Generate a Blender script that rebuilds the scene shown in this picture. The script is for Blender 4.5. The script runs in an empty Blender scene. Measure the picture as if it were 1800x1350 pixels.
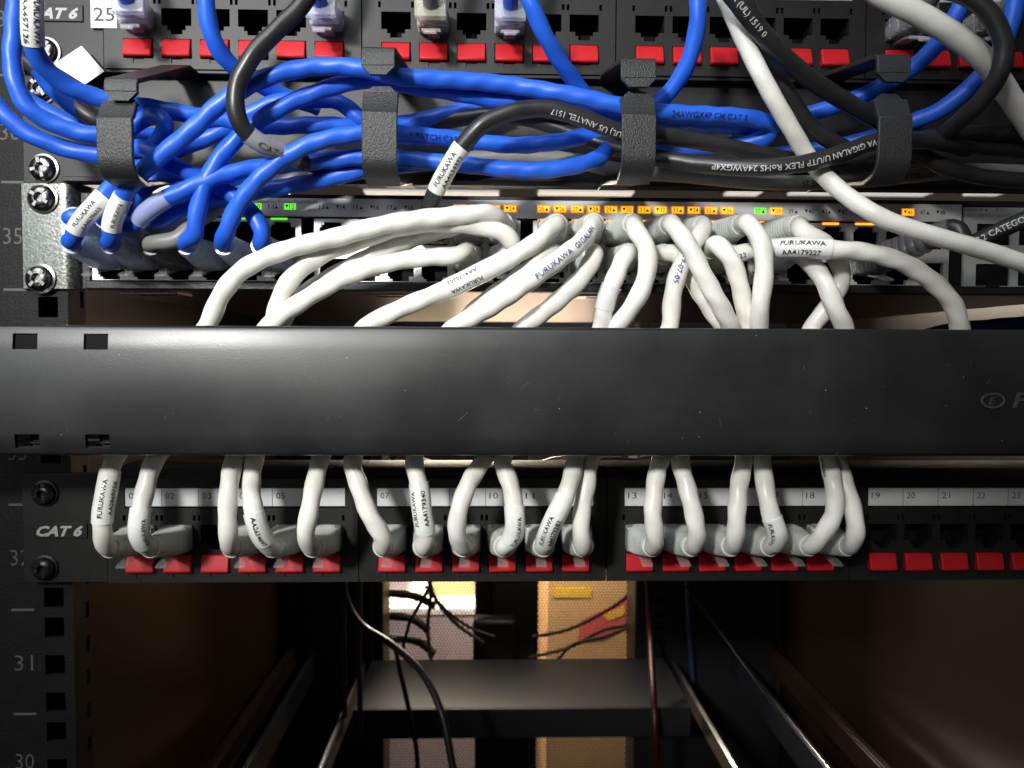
import bpy, bmesh, math, random
from mathutils import Vector, Matrix
random.seed(7)
S = 0.001                                   # everything below is written in millimetres
scene = bpy.context.scene
COL = scene.collection

# ------------------------------------------------------------------ camera
F, CX, CY, D = 1350.0, 900.0, 675.0, 321.0
Yc = Vector((865 - CX, -(621 - CY), -F)).normalized()
Xc = Vector((1, -0.0043, 0)); Xc = (Xc - Yc * Xc.dot(Yc)).normalized()
Zc = Xc.cross(Yc)
R3 = Matrix((Xc, Yc, Zc))                   # world = R3 @ camera
cam_d = bpy.data.cameras.new('camera'); cam = bpy.data.objects.new('camera', cam_d); COL.objects.link(cam)
cam.matrix_world = Matrix.Translation((0, -D * S, 0)) @ R3.to_4x4()
cam_d.sensor_width = 36; cam_d.lens = 27; cam_d.clip_start = 0.01; cam_d.clip_end = 30
cam_d.dof.use_dof = True; cam_d.dof.focus_distance = 0.300; cam_d.dof.aperture_fstop = 18
scene.camera = cam

# ------------------------------------------------------------------ light
w = bpy.data.worlds.new('World'); scene.world = w; w.use_nodes = True
w.node_tree.nodes['Background'].inputs[0].default_value = (0.70, 0.56, 0.44, 1)
w.node_tree.nodes['Background'].inputs[1].default_value = 0.045

def look(o, loc, tgt):
    loc, tgt = Vector(loc) * S, Vector(tgt) * S
    o.location = loc; o.rotation_euler = (tgt - loc).to_track_quat('-Z', 'Y').to_euler()
def spot(name, loc, tgt, watts, deg, blend, rad, col):
    d = bpy.data.lights.new(name, 'SPOT'); d.energy = watts; d.spot_size = math.radians(deg)
    d.spot_blend = blend; d.shadow_soft_size = rad * S; d.color = col
    o = bpy.data.objects.new(name, d); COL.objects.link(o); look(o, loc, tgt); return o
def area(name, loc, tgt, watts, sx, sy, col):
    d = bpy.data.lights.new(name, 'AREA'); d.energy = watts; d.shape = 'RECTANGLE'
    d.size = sx * S; d.size_y = sy * S; d.color = col
    o = bpy.data.objects.new(name, d); COL.objects.link(o); look(o, loc, tgt); return o
spot('key_lamp', (-400, -950, 350), (-45, -20, 50), 60, 26, 1.0, 55, (1.0, 0.99, 0.955))
area('ceiling_lamp', (-330, -560, 620), (-80, 0, 20), 6.0, 800, 380, (0.93, 0.97, 1.0))
area('room_fill_lamp', (-660, -800, 230), (-130, 0, 10), 1.5, 520, 420, (0.88, 0.95, 1.0))
area('room_lamp', (-120, 1120, 200), (40, 900, -430), 40, 300, 300, (1.0, 0.86, 0.66))
area('box_fill_lamp', (40, 795, -120), (30, 1000, -480), 5.5, 200, 60, (1.0, 0.9, 0.76))  # unseen lamp added to brighten the fronts of the boxes
area('rear_fill_lamp', (40, 590, -45), (40, 470, -300), 0.55, 160, 60, (1.0, 0.74, 0.55))  # unseen lamp added for the warm glow on the side walls
scene.view_settings.view_transform = 'Standard'; scene.view_settings.look = 'None'
scene.view_settings.exposure = 0; scene.view_settings.gamma = 1

# ------------------------------------------------------------------ helpers
def P(px, py, Y):                           # pixel of the 1800x1350 frame -> point (mm) on the plane y=Y
    d = R3 @ Vector((px - CX, -(py - CY), -F)); t = (Y + D) / d.y
    return Vector((0, -D, 0)) + d * t
def proj(p):
    c = R3.transposed() @ (p - Vector((0, -D, 0)))
    return CX + F * c.x / -c.z, CY - F * c.y / -c.z
def zp(py, Y, px=900): return P(px, py, Y).z
def xp(px, Y, py=600): return P(px, py, Y).x

class MB:
    def __init__(s): s.v = []; s.f = []
    def quad(s, *p):
        n = len(s.v); s.v += [tuple(q) for q in p]; s.f.append(tuple(range(n, n + len(p)))); return s
    def box(s, x0, x1, y0, y1, z0, z1):
        n = len(s.v)
        s.v += [(x, y, z) for z in (z0, z1) for y in (y0, y1) for x in (x0, x1)]
        for a in ((0, 2, 3, 1), (4, 5, 7, 6), (0, 1, 5, 4), (2, 6, 7, 3), (0, 4, 6, 2), (1, 3, 7, 5)):
            s.f.append(tuple(n + i for i in a))
        return s
    def prism(s, poly, y0, y1):             # poly in (x,z), extruded along y
        n = len(s.v); k = len(poly)
        s.v += [(x, y0, z) for x, z in poly] + [(x, y1, z) for x, z in poly]
        s.f.append(tuple(n + i for i in range(k))); s.f.append(tuple(n + k + i for i in reversed(range(k))))
        for i in range(k):
            j = (i + 1) % k; s.f.append((n + i, n + k + i, n + k + j, n + j))
        return s
    def strap(s, path, x0, x1, th):         # path in (y,z): a bent strip of sheet metal, width x0..x1
        n = len(path); a = []; b = []
        for i, p in enumerate(path):
            q0 = Vector(path[max(i - 1, 0)]); q1 = Vector(path[min(i + 1, n - 1)])
            t = (q1 - q0).normalized(); nn = Vector((-t.y, t.x)) * th
            a.append(Vector(p)); b.append(Vector(p) + nn)
        o = len(s.v)
        for i in range(n):
            for q in (a[i], b[i]):
                s.v.append((x0, q.x, q.y)); s.v.append((x1, q.x, q.y))
        for i in range(n - 1):
            k, m = o + 4 * i, o + 4 * (i + 1)
            s.f += [(k, k + 1, m + 1, m), (k + 2, m + 2, m + 3, k + 3), (k, m, m + 2, k + 2), (k + 1, k + 3, m + 3, m + 1)]
        s.f += [(o, o + 2, o + 3, o + 1), (o + 4 * n - 4, o + 4 * n - 3, o + 4 * n - 1, o + 4 * n - 2)]
        return s
    def plate(s, x0, x1, z0, z1, y0, y1, holes):   # sheet with rectangular holes, front at y0
        xs = sorted({x0, x1} | {min(max(h[i], x0), x1) for h in holes for i in (0, 1)})
        zs = sorted({z0, z1} | {min(max(h[i], z0), z1) for h in holes for i in (2, 3)})
        def filled(i, j):
            if i < 0 or j < 0 or i >= len(xs) - 1 or j >= len(zs) - 1: return False
            cx, cz = (xs[i] + xs[i + 1]) / 2, (zs[j] + zs[j + 1]) / 2
            return not any(h[0] < cx < h[1] and h[2] < cz < h[3] for h in holes)
        for i in range(len(xs) - 1):
            for j in range(len(zs) - 1):
                if not filled(i, j): continue
                a, b, c, d = xs[i], xs[i + 1], zs[j], zs[j + 1]
                s.quad((a, y0, c), (b, y0, c), (b, y0, d), (a, y0, d))
                s.quad((a, y1, c), (a, y1, d), (b, y1, d), (b, y1, c))
                if not filled(i - 1, j): s.quad((a, y0, c), (a, y0, d), (a, y1, d), (a, y1, c))
                if not filled(i + 1, j): s.quad((b, y0, c), (b, y1, c), (b, y1, d), (b, y0, d))
                if not filled(i, j - 1): s.quad((a, y0, c), (a, y1, c), (b, y1, c), (b, y0, c))
                if not filled(i, j + 1): s.quad((a, y0, d), (b, y0, d), (b, y1, d), (a, y1, d))
        return s
    def lathe(s, prof, c, n=24):            # prof (r, y) about the y axis through c=(x,z)
        o = len(s.v); m = len(prof)
        for r, y in prof:
            for k in range(n):
                a = 2 * math.pi * k / n; s.v.append((c[0] + r * math.cos(a), y, c[1] + r * math.sin(a)))
        for i in range(m - 1):
            for k in range(n):
                l = (k + 1) % n; s.f.append((o + i * n + k, o + i * n + l, o + (i + 1) * n + l, o + (i + 1) * n + k))
        s.f.append(tuple(o + (m - 1) * n + k for k in range(n))); s.f.append(tuple(o + k for k in reversed(range(n))))
        return s
    def rings(s, rings, close=True):
        o = len(s.v); n = len(rings[0])
        for r in rings: s.v += [tuple(p) for p in r]
        for i in range(len(rings) - 1):
            for k in range(n):
                l = (k + 1) % n; s.f.append((o + i * n + k, o + i * n + l, o + (i + 1) * n + l, o + (i + 1) * n + k))
        if close:
            s.f.append(tuple(o + k for k in reversed(range(n)))); s.f.append(tuple(o + (len(rings) - 1) * n + k for k in range(n)))
        return s

ORG = {}                                    # object name -> world origin (mm)
def mesh_of(mb, name, material, org=(0, 0, 0), smooth=40):
    me = bpy.data.meshes.new(name)
    me.from_pydata([((v[0] - org[0]) * S, (v[1] - org[1]) * S, (v[2] - org[2]) * S) for v in mb.v], [], mb.f)
    me.materials.append(material)
    bm = bmesh.new(); bm.from_mesh(me); bmesh.ops.remove_doubles(bm, verts=bm.verts, dist=1e-6)
    bmesh.ops.recalc_face_normals(bm, faces=bm.faces); bm.to_mesh(me); bm.free()
    if smooth:
        me.polygons.foreach_set('use_smooth', [True] * len(me.polygons)); me.set_sharp_from_angle(angle=math.radians(smooth))
    me.update(); return me
def obj(name, mb, material, parent=None, org=None, bevel=0, smooth=40):
    org = Vector(org if org is not None else (ORG[parent.name] if parent else (0, 0, 0)))
    o = bpy.data.objects.new(name, mesh_of(mb, name, material, org, smooth)); COL.objects.link(o)
    base = ORG[parent.name] if parent else Vector((0, 0, 0))
    o.parent = parent; o.location = (org - base) * S; ORG[o.name] = org
    if bevel:
        b = o.modifiers.new('bevel', 'BEVEL'); b.width = bevel * S; b.segments = 2; b.limit_method = 'ANGLE'; b.angle_limit = math.radians(40)
    return o
def copy_part(o, parent, org):              # same mesh at another place
    c = o.copy(); COL.objects.link(c); c.parent = parent; org = Vector(org); c.location = (org - ORG[parent.name]) * S; ORG[c.name] = org; return c
def tag(o, label, cat, group=None, kind=None):
    o['label'] = label; o['category'] = cat
    if group: o['group'] = group
    if kind: o['kind'] = kind
    return o
def thing(name, label, cat, org, group=None):
    o = bpy.data.objects.new(name, None); COL.objects.link(o); o.empty_display_size = 0.01
    o.location = Vector(org) * S; ORG[o.name] = Vector(org); return tag(o, label, cat, group)

# ------------------------------------------------------------------ materials
def mat(name, col, rough=0.5, metal=0.0, bump=0, bscale=800, var=0, vscale=150, trans=0, emit=None, es=0, spec=0.5, see=0, coat=0, rvar=0, ior=1.45, sss=0):
    m = bpy.data.materials.new(name); m.use_nodes = True; nt = m.node_tree; N = nt.nodes; L = nt.links
    b = N['Principled BSDF']; b.inputs['Base Color'].default_value = (*col, 1); b.inputs['Roughness'].default_value = rough
    b.inputs['Metallic'].default_value = metal; b.inputs['Specular IOR Level'].default_value = spec
    b.inputs['Transmission Weight'].default_value = trans; b.inputs['Coat Weight'].default_value = coat; b.inputs['IOR'].default_value = ior
    if sss: b.inputs['Subsurface Weight'].default_value = sss; b.inputs['Subsurface Scale'].default_value = 0.004; b.inputs['Subsurface Radius'].default_value = (1, .95, .9)
    tc = N.new('ShaderNodeTexCoord')
    if emit: b.inputs['Emission Color'].default_value = (*emit, 1); b.inputs['Emission Strength'].default_value = es
    if var or rvar:
        n = N.new('ShaderNodeTexNoise'); n.inputs['Scale'].default_value = vscale; n.inputs['Detail'].default_value = 5; n.inputs['Roughness'].default_value = 0.65
        L.new(tc.outputs['Object'], n.inputs['Vector'])
    if var:
        mr = N.new('ShaderNodeMapRange'); mr.inputs[1].default_value = 0.3; mr.inputs[2].default_value = 0.7
        mr.inputs[3].default_value = 1 - var; mr.inputs[4].default_value = 1 + var; L.new(n.outputs[0], mr.inputs[0])
        mx = N.new('ShaderNodeMix'); mx.data_type = 'RGBA'; mx.blend_type = 'MULTIPLY'; mx.inputs[0].default_value = 1
        mx.inputs[6].default_value = (*col, 1); L.new(mr.outputs[0], mx.inputs[7]); L.new(mx.outputs[2], b.inputs['Base Color'])
    if rvar:
        m2 = N.new('ShaderNodeMapRange'); m2.inputs[1].default_value = 0.3; m2.inputs[2].default_value = 0.7
        m2.inputs[3].default_value = rough - rvar; m2.inputs[4].default_value = rough + rvar; L.new(n.outputs[0], m2.inputs[0]); L.new(m2.outputs[0], b.inputs['Roughness'])
    if bump:
        n2 = N.new('ShaderNodeTexNoise'); n2.inputs['Scale'].default_value = bscale; n2.inputs['Detail'].default_value = 3
        L.new(tc.outputs['Object'], n2.inputs['Vector'])
        bp = N.new('ShaderNodeBump'); bp.inputs['Strength'].default_value = bump; bp.inputs['Distance'].default_value = 0.0004
        L.new(n2.outputs[0], bp.inputs['Height']); L.new(bp.outputs[0], b.inputs['Normal'])
    if see:
        t = N.new('ShaderNodeBsdfTransparent'); mm = N.new('ShaderNodeMixShader'); mm.inputs[0].default_value = see
        L.new(b.outputs[0], mm.inputs[1]); L.new(t.outputs[0], mm.inputs[2]); L.new(mm.outputs[0], N['Material Output'].inputs[0])
    return m
def mat_cover():                            # black painted sheet steel with dust, rubbed patches and fine scratches
    m = mat('black_paint_scuffed', (0.028, 0.029, 0.030), 0.36, 0, 0.09, 2600, spec=0.65)
    nt = m.node_tree; N = nt.nodes; L = nt.links; b = N['Principled BSDF']; tc = [n for n in N if n.type == 'TEX_COORD'][0]
    n1 = N.new('ShaderNodeTexNoise'); n1.inputs['Scale'].default_value = 26; n1.inputs['Detail'].default_value = 6; L.new(tc.outputs['Object'], n1.inputs[0])
    r1 = N.new('ShaderNodeMapRange'); r1.inputs[1].default_value = 0.42; r1.inputs[2].default_value = 0.75; r1.inputs[4].default_value = 0.009; L.new(n1.outputs[0], r1.inputs[0])
    # dust specks
    v = N.new('ShaderNodeTexVoronoi'); v.inputs['Scale'].default_value = 210; L.new(tc.outputs['Object'], v.inputs['Vector'])
    r2 = N.new('ShaderNodeMapRange'); r2.inputs[1].default_value = 0.03; r2.inputs[2].default_value = 0.05; r2.inputs[3].default_value = 1; r2.inputs[4].default_value = 0; L.new(v.outputs['Distance'], r2.inputs[0])
    sp = N.new('ShaderNodeSeparateColor'); L.new(v.outputs['Color'], sp.inputs[0])
    gt = N.new('ShaderNodeMath'); gt.operation = 'GREATER_THAN'; gt.inputs[1].default_value = 0.72; L.new(sp.outputs[0], gt.inputs[0])
    mu = N.new('ShaderNodeMath'); mu.operation = 'MULTIPLY'; L.new(r2.outputs[0], mu.inputs[0]); L.new(gt.outputs[0], mu.inputs[1])
    m3 = N.new('ShaderNodeMath'); m3.operation = 'MULTIPLY'; m3.inputs[1].default_value = 0.22; L.new(mu.outputs[0], m3.inputs[0])
    ad = N.new('ShaderNodeMath'); L.new(r1.outputs[0], ad.inputs[0]); L.new(m3.outputs[0], ad.inputs[1])
    mx = N.new('ShaderNodeMix'); mx.data_type = 'RGBA'; mx.blend_type = 'ADD'; mx.inputs[0].default_value = 1; mx.inputs[6].default_value = (0.010, 0.0103, 0.0107, 1)
    L.new(ad.outputs[0], mx.inputs[7]); L.new(mx.outputs[2], b.inputs['Base Color'])
    r3 = N.new('ShaderNodeMapRange'); r3.inputs[1].default_value = 0.3; r3.inputs[2].default_value = 0.7; r3.inputs[3].default_value = 0.31; r3.inputs[4].default_value = 0.41
    L.new(n1.outputs[0], r3.inputs[0]); L.new(r3.outputs[0], b.inputs['Roughness'])
    return m
M = dict(
    cover=mat_cover(), mark=mat('embossed_paint_lit', (0.045, 0.045, 0.045), 0.35),  # mark is the cover paint, lightened for the light its edges catch
    scratch=mat('scratch', (0.085, 0.085, 0.082), 0.6),
    powder=mat('black_powder_coat', (0.022, 0.0225, 0.024), 0.42, 0, 0.7, 2000, spec=0.5),
    rail=mat('black_rail_paint', (0.010, 0.009, 0.009), 0.55, 0, 0.5, 900, var=0.25, spec=0.25),
    panel=mat('black_panel_plastic', (0.0135, 0.0130, 0.0125), 0.46, 0, 0.10, 1600, var=0.2, spec=0.38),
    dark=mat('dark_recess_plastic', (0.007, 0.007, 0.008), 0.7, spec=0.15),
    contact=mat('gold_contact', (0.30, 0.22, 0.10), 0.35, 1.0),
    red=mat('red_plastic', (0.46, 0.010, 0.016), 0.5, 0, 0.06, 1500, var=0.10, vscale=120, spec=0.3),
    white_cable=mat('white_pvc', (0.745, 0.73, 0.67), 0.34, 0, 0.06, 700, var=0.13, vscale=55, rvar=0.08),
    blue_cable=mat('blue_pvc', (0.018, 0.108, 0.62), 0.40, 0, 0.06, 700, var=0.06, vscale=90, rvar=0.06),
    black_cable=mat('black_pvc', (0.022, 0.022, 0.023), 0.36, 0, 0.08, 700, var=0.2, vscale=90, rvar=0.06),
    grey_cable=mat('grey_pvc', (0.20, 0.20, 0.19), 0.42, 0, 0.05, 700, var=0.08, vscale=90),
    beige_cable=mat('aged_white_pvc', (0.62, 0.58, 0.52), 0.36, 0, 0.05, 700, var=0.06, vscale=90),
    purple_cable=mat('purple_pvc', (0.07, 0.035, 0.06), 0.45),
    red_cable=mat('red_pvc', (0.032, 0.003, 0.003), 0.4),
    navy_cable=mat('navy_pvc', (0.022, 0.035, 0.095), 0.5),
    boot_milk=mat('milky_boot', (0.68, 0.71, 0.665), 0.14, 0, 0.03, 900, see=0.27),
    boot_clear=mat('bluish_clear_boot', (0.66, 0.73, 0.88), 0.13, 0, see=0.30),
    boot_smoke=mat('smoky_boot', (0.16, 0.16, 0.17), 0.30, see=0.35),
    latch=mat('milky_latch', (0.55, 0.54, 0.52), 0.10, 0, see=0.80),
    clear=mat('clear_plastic', (0.92, 0.93, 0.93), 0.08, 0, trans=0.9, see=0.15),
    clear_blue=mat('bluish_clear_plastic', (0.80, 0.82, 0.90), 0.08, 0, trans=0.6, see=0.42), clear_yellow=mat('yellowish_clear_plastic', (0.68, 0.68, 0.58), 0.10, 0, trans=0.5, see=0.36),
    wires=mat('wire_pairs', (0.30, 0.32, 0.36), 0.4, var=0.5, vscale=500),
    sleeve=mat('label_sleeve', (0.74, 0.745, 0.72), 0.22, 0, 0.05, 400, var=0.10, vscale=200, coat=0.3),
    sleeve_clear=mat('clear_sleeve', (0.75, 0.78, 0.85), 0.12, see=0.62, coat=0.5),
    ink=mat('black_ink', (0.012, 0.012, 0.012), 0.5), blue_ink=mat('blue_ink', (0.03, 0.05, 0.22), 0.5),
    navy_ink=mat('navy_ink', (0.006, 0.02, 0.16), 0.5), white_ink=mat('white_ink', (0.50, 0.50, 0.50), 0.5),
    grey_ink=mat('faded_ink', (0.10, 0.097, 0.094), 0.6), panel_ink=mat('panel_print', (0.42, 0.42, 0.42), 0.5),
    zinc=mat('galvanised_steel', (0.135, 0.14, 0.13), 0.28, 0.95, 0.2, 900, var=0.22, vscale=900, rvar=0.08),
    steel=mat('bright_steel', (0.55, 0.56, 0.58), 0.28, 1.0, 0.1, 400, var=0.1),
    screw=mat('nickel_screw', (0.26, 0.25, 0.24), 0.24, 1.0, 0.15, 500, var=0.15),
    screw_black=mat('black_screw', (0.03, 0.03, 0.03), 0.3, 0.6),
    strip=mat('grey_print_strip', (0.55, 0.55, 0.555), 0.55, 0, 0.04, 1400),
    jack=mat('tinned_jack_frame', (0.62, 0.61, 0.57), 0.42, 0.45, 0.08, 600, var=0.10, vscale=140),
    sfp=mat('light_grey_plate', (0.36, 0.37, 0.36), 0.5, 0, 0.05, 900),
    chassis=mat('black_chassis', (0.020, 0.020, 0.022), 0.38, 0.3, 0.35, 1100),
    bottom=mat('chassis_base_steel', (0.19, 0.142, 0.125), 0.33, 0.85, 0.06, 120, var=0.1, vscale=25),
    amber=mat('amber_indicator', (0.9, 0.5, 0.05), 0.4, emit=(1.0, 0.43, 0.01), es=1.5),
    amber_halo=mat('amber_painted_halo', (0.8, 0.35, 0.04), 0.4, emit=(1.0, 0.22, 0.004), es=0.75),
    green=mat('green_indicator', (0.2, 0.9, 0.05), 0.4, emit=(0.13, 0.95, 0.03), es=0.95),
    amber_bar=mat('amber_glow_bar', (0.9, 0.4, 0.05), 0.4, emit=(1.0, 0.26, 0.02), es=3.0),
    label=mat('paper_label', (0.62, 0.63, 0.63), 0.35, 0, 0.03, 300, var=0.07, vscale=45, coat=0.3),
    paper=mat('white_paper', (0.80, 0.80, 0.77), 0.6, 0, 0.03, 300),
    cabinet=mat('warm_lit_black_cabinet', (0.028, 0.020, 0.015), 0.30, 0, 0.02, 500, var=0.1, vscale=20, spec=0.45),  # black paint browned to carry the warm light on the walls
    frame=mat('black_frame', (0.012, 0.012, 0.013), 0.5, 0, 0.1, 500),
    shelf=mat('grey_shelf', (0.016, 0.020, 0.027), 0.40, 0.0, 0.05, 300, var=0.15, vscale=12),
    mesh=mat('mesh_door_paint', (0.030, 0.026, 0.024), 0.5),
    wall=mat('cream_wall', (0.74, 0.66, 0.48), 0.8, 0, 0.1, 60, var=0.05, vscale=6),
    card=mat('cardboard', (0.56, 0.31, 0.12), 0.75, 0, 0.1, 200, var=0.08, vscale=20),
    cream=mat('cream_card', (0.80, 0.62, 0.30), 0.7, 0, 0.1, 200, var=0.06, vscale=20),
    lilac=mat('lilac_grey_card', (0.36, 0.29, 0.32), 0.7, 0, 0.1, 200, var=0.08, vscale=20),
    yellow=mat('yellow_print', (0.70, 0.42, 0.02), 0.6), redtape=mat('red_print', (0.55, 0.05, 0.04), 0.6),
    slit_glow=mat('slit_glow_strip', (0.9, 0.9, 0.9), 0.5, emit=(0.9, 0.95, 1.0), es=0.42),
)

# ------------------------------------------------------------------ lettering
_tc = {}
def text_geo(txt, shear=0.0, bold=0.0, space=1.0):
    k = (txt, shear, bold, space)
    if k not in _tc:
        cu = bpy.data.curves.new('t', 'FONT'); cu.body = txt; cu.size = 1.4; cu.resolution_u = 2; cu.shear = shear; cu.offset = bold; cu.space_character = space
        o = bpy.data.objects.new('t', cu); COL.objects.link(o)
        dg = bpy.context.evaluated_depsgraph_get(); dg.update()
        me = bpy.data.meshes.new_from_object(o.evaluated_get(dg)); vs = [tuple(v.co) for v in me.vertices]; fs = [tuple(p.vertices) for p in me.polygons]
        bpy.data.objects.remove(o); bpy.data.curves.remove(cu); bpy.data.meshes.remove(me)
        x0 = min(v[0] for v in vs); x1 = max(v[0] for v in vs)
        _tc[k] = ([(v[0] - x0, v[1]) for v in vs], fs, x1 - x0)      # cap height is about 1
    return _tc[k]
def flat_text(mb, txt, x, y, z, h, shear=0, bold=0, width=None, roll=0, space=1.0):   # on a plate facing -y; (x,z) lower left
    vs, fs, wd = text_geo(txt, shear, bold, space); sx = h if width is None else width / wd
    n = len(mb.v); c, s_ = math.cos(roll), math.sin(roll)
    for a, b in vs:
        u, v = a * sx, b * h; mb.v.append((x + u * c - v * s_, y, z + u * s_ + v * c))
    mb.f += [tuple(n + i for i in f) for f in fs]
def tri(mb, x, y, z, h, up):
    k = h * 0.55
    mb.quad(*([(x - k, y, z), (x + k, y, z), (x, y, z + h)] if up else [(x - k, y, z + h), (x, y, z), (x + k, y, z + h)]))

# ------------------------------------------------------------------ cables
def spline(pts, step=1.3):
    n = len(pts); out = []
    ext = [pts[0] * 2 - pts[1]] + list(pts) + [pts[-1] * 2 - pts[-2]]
    for i in range(n - 1):
        p0, p1, p2, p3 = ext[i:i + 4]
        k0 = max((p1 - p0).length, 1e-3) ** .5; k1 = max((p2 - p1).length, 1e-3) ** .5; k2 = max((p3 - p2).length, 1e-3) ** .5
        m1 = ((p1 - p0) / k0 - (p2 - p0) / (k0 + k1) + (p2 - p1) / k1) * k1
        m2 = ((p2 - p1) / k1 - (p3 - p1) / (k1 + k2) + (p3 - p2) / k2) * k1
        c = max(2, int((p2 - p1).length / step) + 1)
        for j in range(c):
            t = j / c; t2 = t * t; t3 = t2 * t
            out.append(p1 * (2 * t3 - 3 * t2 + 1) + m1 * (t3 - 2 * t2 + t) + p2 * (-2 * t3 + 3 * t2) + m2 * (t3 - t2))
    out.append(pts[-1].copy())
    for _ in range(3):                       # relax kinks of the traced points
        out = [out[0]] + [(out[i - 1] + out[i] * 2 + out[i + 1]) / 4 for i in range(1, len(out) - 1)] + [out[-1]]
    return out
class Path:
    def __init__(s, pts):
        s.p = spline(pts); s.s = [0.0]
        for a, b in zip(s.p, s.p[1:]): s.s.append(s.s[-1] + (b - a).length)
        s.px = [proj(q) for q in s.p]
    def at(s, d):
        d = min(max(d, 0), s.s[-1] - 1e-4); lo, hi = 0, len(s.s) - 1
        while hi - lo > 1:
            m = (lo + hi) // 2
            if s.s[m] <= d: lo = m
            else: hi = m
        t = (d - s.s[lo]) / max(s.s[hi] - s.s[lo], 1e-6)
        a = s.p[max(lo - 2, 0)]; b = s.p[min(hi + 2, len(s.p) - 1)]
        return s.p[lo].lerp(s.p[hi], t), (b - a).normalized()
    def near(s, px, py):
        i = min(range(len(s.px)), key=lambda k: (s.px[k][0] - px) ** 2 + (s.px[k][1] - py) ** 2); return s.s[i]
CAM = Vector((0, -D, 0))
def tube_rings(path, d0, d1, rad, wave=0, seed=0, n=16, step=1.3):
    rng = random.Random(seed); ph = [rng.uniform(0, 6.28) for _ in range(4)]; pit = rng.uniform(9, 13)
    c = max(2, int((d1 - d0) / step)); res = []; pn = None
    for i in range(c + 1):
        d = d0 + (d1 - d0) * i / c; q, t = path.at(d)
        if pn is None:
            pn = t.orthogonal().normalized()
        pn = (pn - t * pn.dot(t)).normalized(); b = t.cross(pn); ring = []
        off = pn * (wave * 0.15 * math.sin(d / pit * 1.7 + ph[2])) + b * (wave * 0.15 * math.cos(d / pit * 1.3 + ph[3]))
        for k in range(n):
            a = 2 * math.pi * k / n
            r = rad + wave * (math.sin(2 * a + d / pit * 2 * math.pi + ph[0]) * 0.75 + 0.55 * math.sin(d / 7.3 + ph[1]) * math.sin(a + d / 17))
            ring.append(q + off * rad + (pn * math.cos(a) + b * math.sin(a)) * r)
        res.append(ring)
    return res
def text_on(mb, path, d0, txt, h, rad, sgn=1, th0=0.0, bold=0.01, width=None, shear=0, space=1.0):
    vs, fs, wd = text_geo(txt, shear, bold, space); sx = h if width is None else width / wd; n = len(mb.v)
    for a, b in vs:
        q, t = path.at(d0 + sgn * a * sx); t = t * sgn
        nn = CAM - q; nn = (nn - t * nn.dot(t)).normalized(); up = nn.cross(t)
        an = th0 + (b - 0.5) * h / rad
        mb.v.append(q + (nn * math.cos(an) + up * math.sin(an)) * rad)
    mb.f += [tuple(n + i for i in f) for f in fs]
def boot(parent, p0, p2, material, w0=11.6, h0=11.0, r1=4.3, straight=9.0, first=0.0):
    """plug boot: rectangular at the port p0, ribbed and tapering to the cable at p2"""
    p1 = p0 + Vector((0, -straight, 0)); nseg = 24; rings = []
    for i in range(nseg * 2 + 1):
        t = i / (nseg * 2); q = p0 * (1 - t) ** 2 + p1 * 2 * t * (1 - t) + p2 * t * t
        tg = ((p1 - p0) * (1 - t) + (p2 - p1) * t).normalized()
        rt = Vector((1, 0, 0)); rt = (rt - tg * rt.dot(tg)).normalized(); up = rt.cross(tg)
        k = min(max((t - 0.22) / 0.78, 0), 1); k = k * k * (3 - 2 * k)
        wx = (w0 / 2) * (1 - k) + r1 * k; hz = (h0 / 2) * (1 - k) + r1 * k; e = 5.0 * (1 - k) + 2.0 * k
        rib = (0.88 if i % 3 == 1 else 1.0) if t < 0.95 else 0.97 - (t - .95) * 1.6 if t > 0.18 else 1.0
        ring = []
        for j in range(28):
            a = 2 * math.pi * j / 28; c, s_ = math.cos(a), math.sin(a)
            ring.append(q + rt * (wx * rib * math.copysign(abs(c) ** (2 / e), c)) + up * (hz * rib * math.copysign(abs(s_) ** (2 / e), s_)))
        rings.append(ring)
    mb = MB(); mb.rings(rings); return obj('plug_boot', mb, material, parent, smooth=50)
def latch(parent, p, down, material, reach=20, drop=3.0, wd=4.2):
    """thin springy tab leaving the plug and sloping outwards"""
    s_ = -1 if down else 1; pts = [(p.y + 1, p.z + s_ * 4.0), (p.y - reach * .45, p.z + s_ * (4.6 + drop * .4)), (p.y - reach * .85, p.z + s_ * (4.6 + drop)), (p.y - reach, p.z + s_ * (4.9 + drop * 1.35))]
    mb = MB(); mb.strap(pts, p.x - wd / 2, p.x + wd / 2, 0.9); return obj('latch_tab', mb, material, parent, bevel=0.2)
def plug_body(parent, p, material):
    mb = MB(); mb.box(p.x - 6.1, p.x + 6.1, p.y - 5.5, p.y + 7, p.z - 4.6, p.z + 5.3); return obj('plug', mb, material, parent, bevel=0.5)

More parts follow.
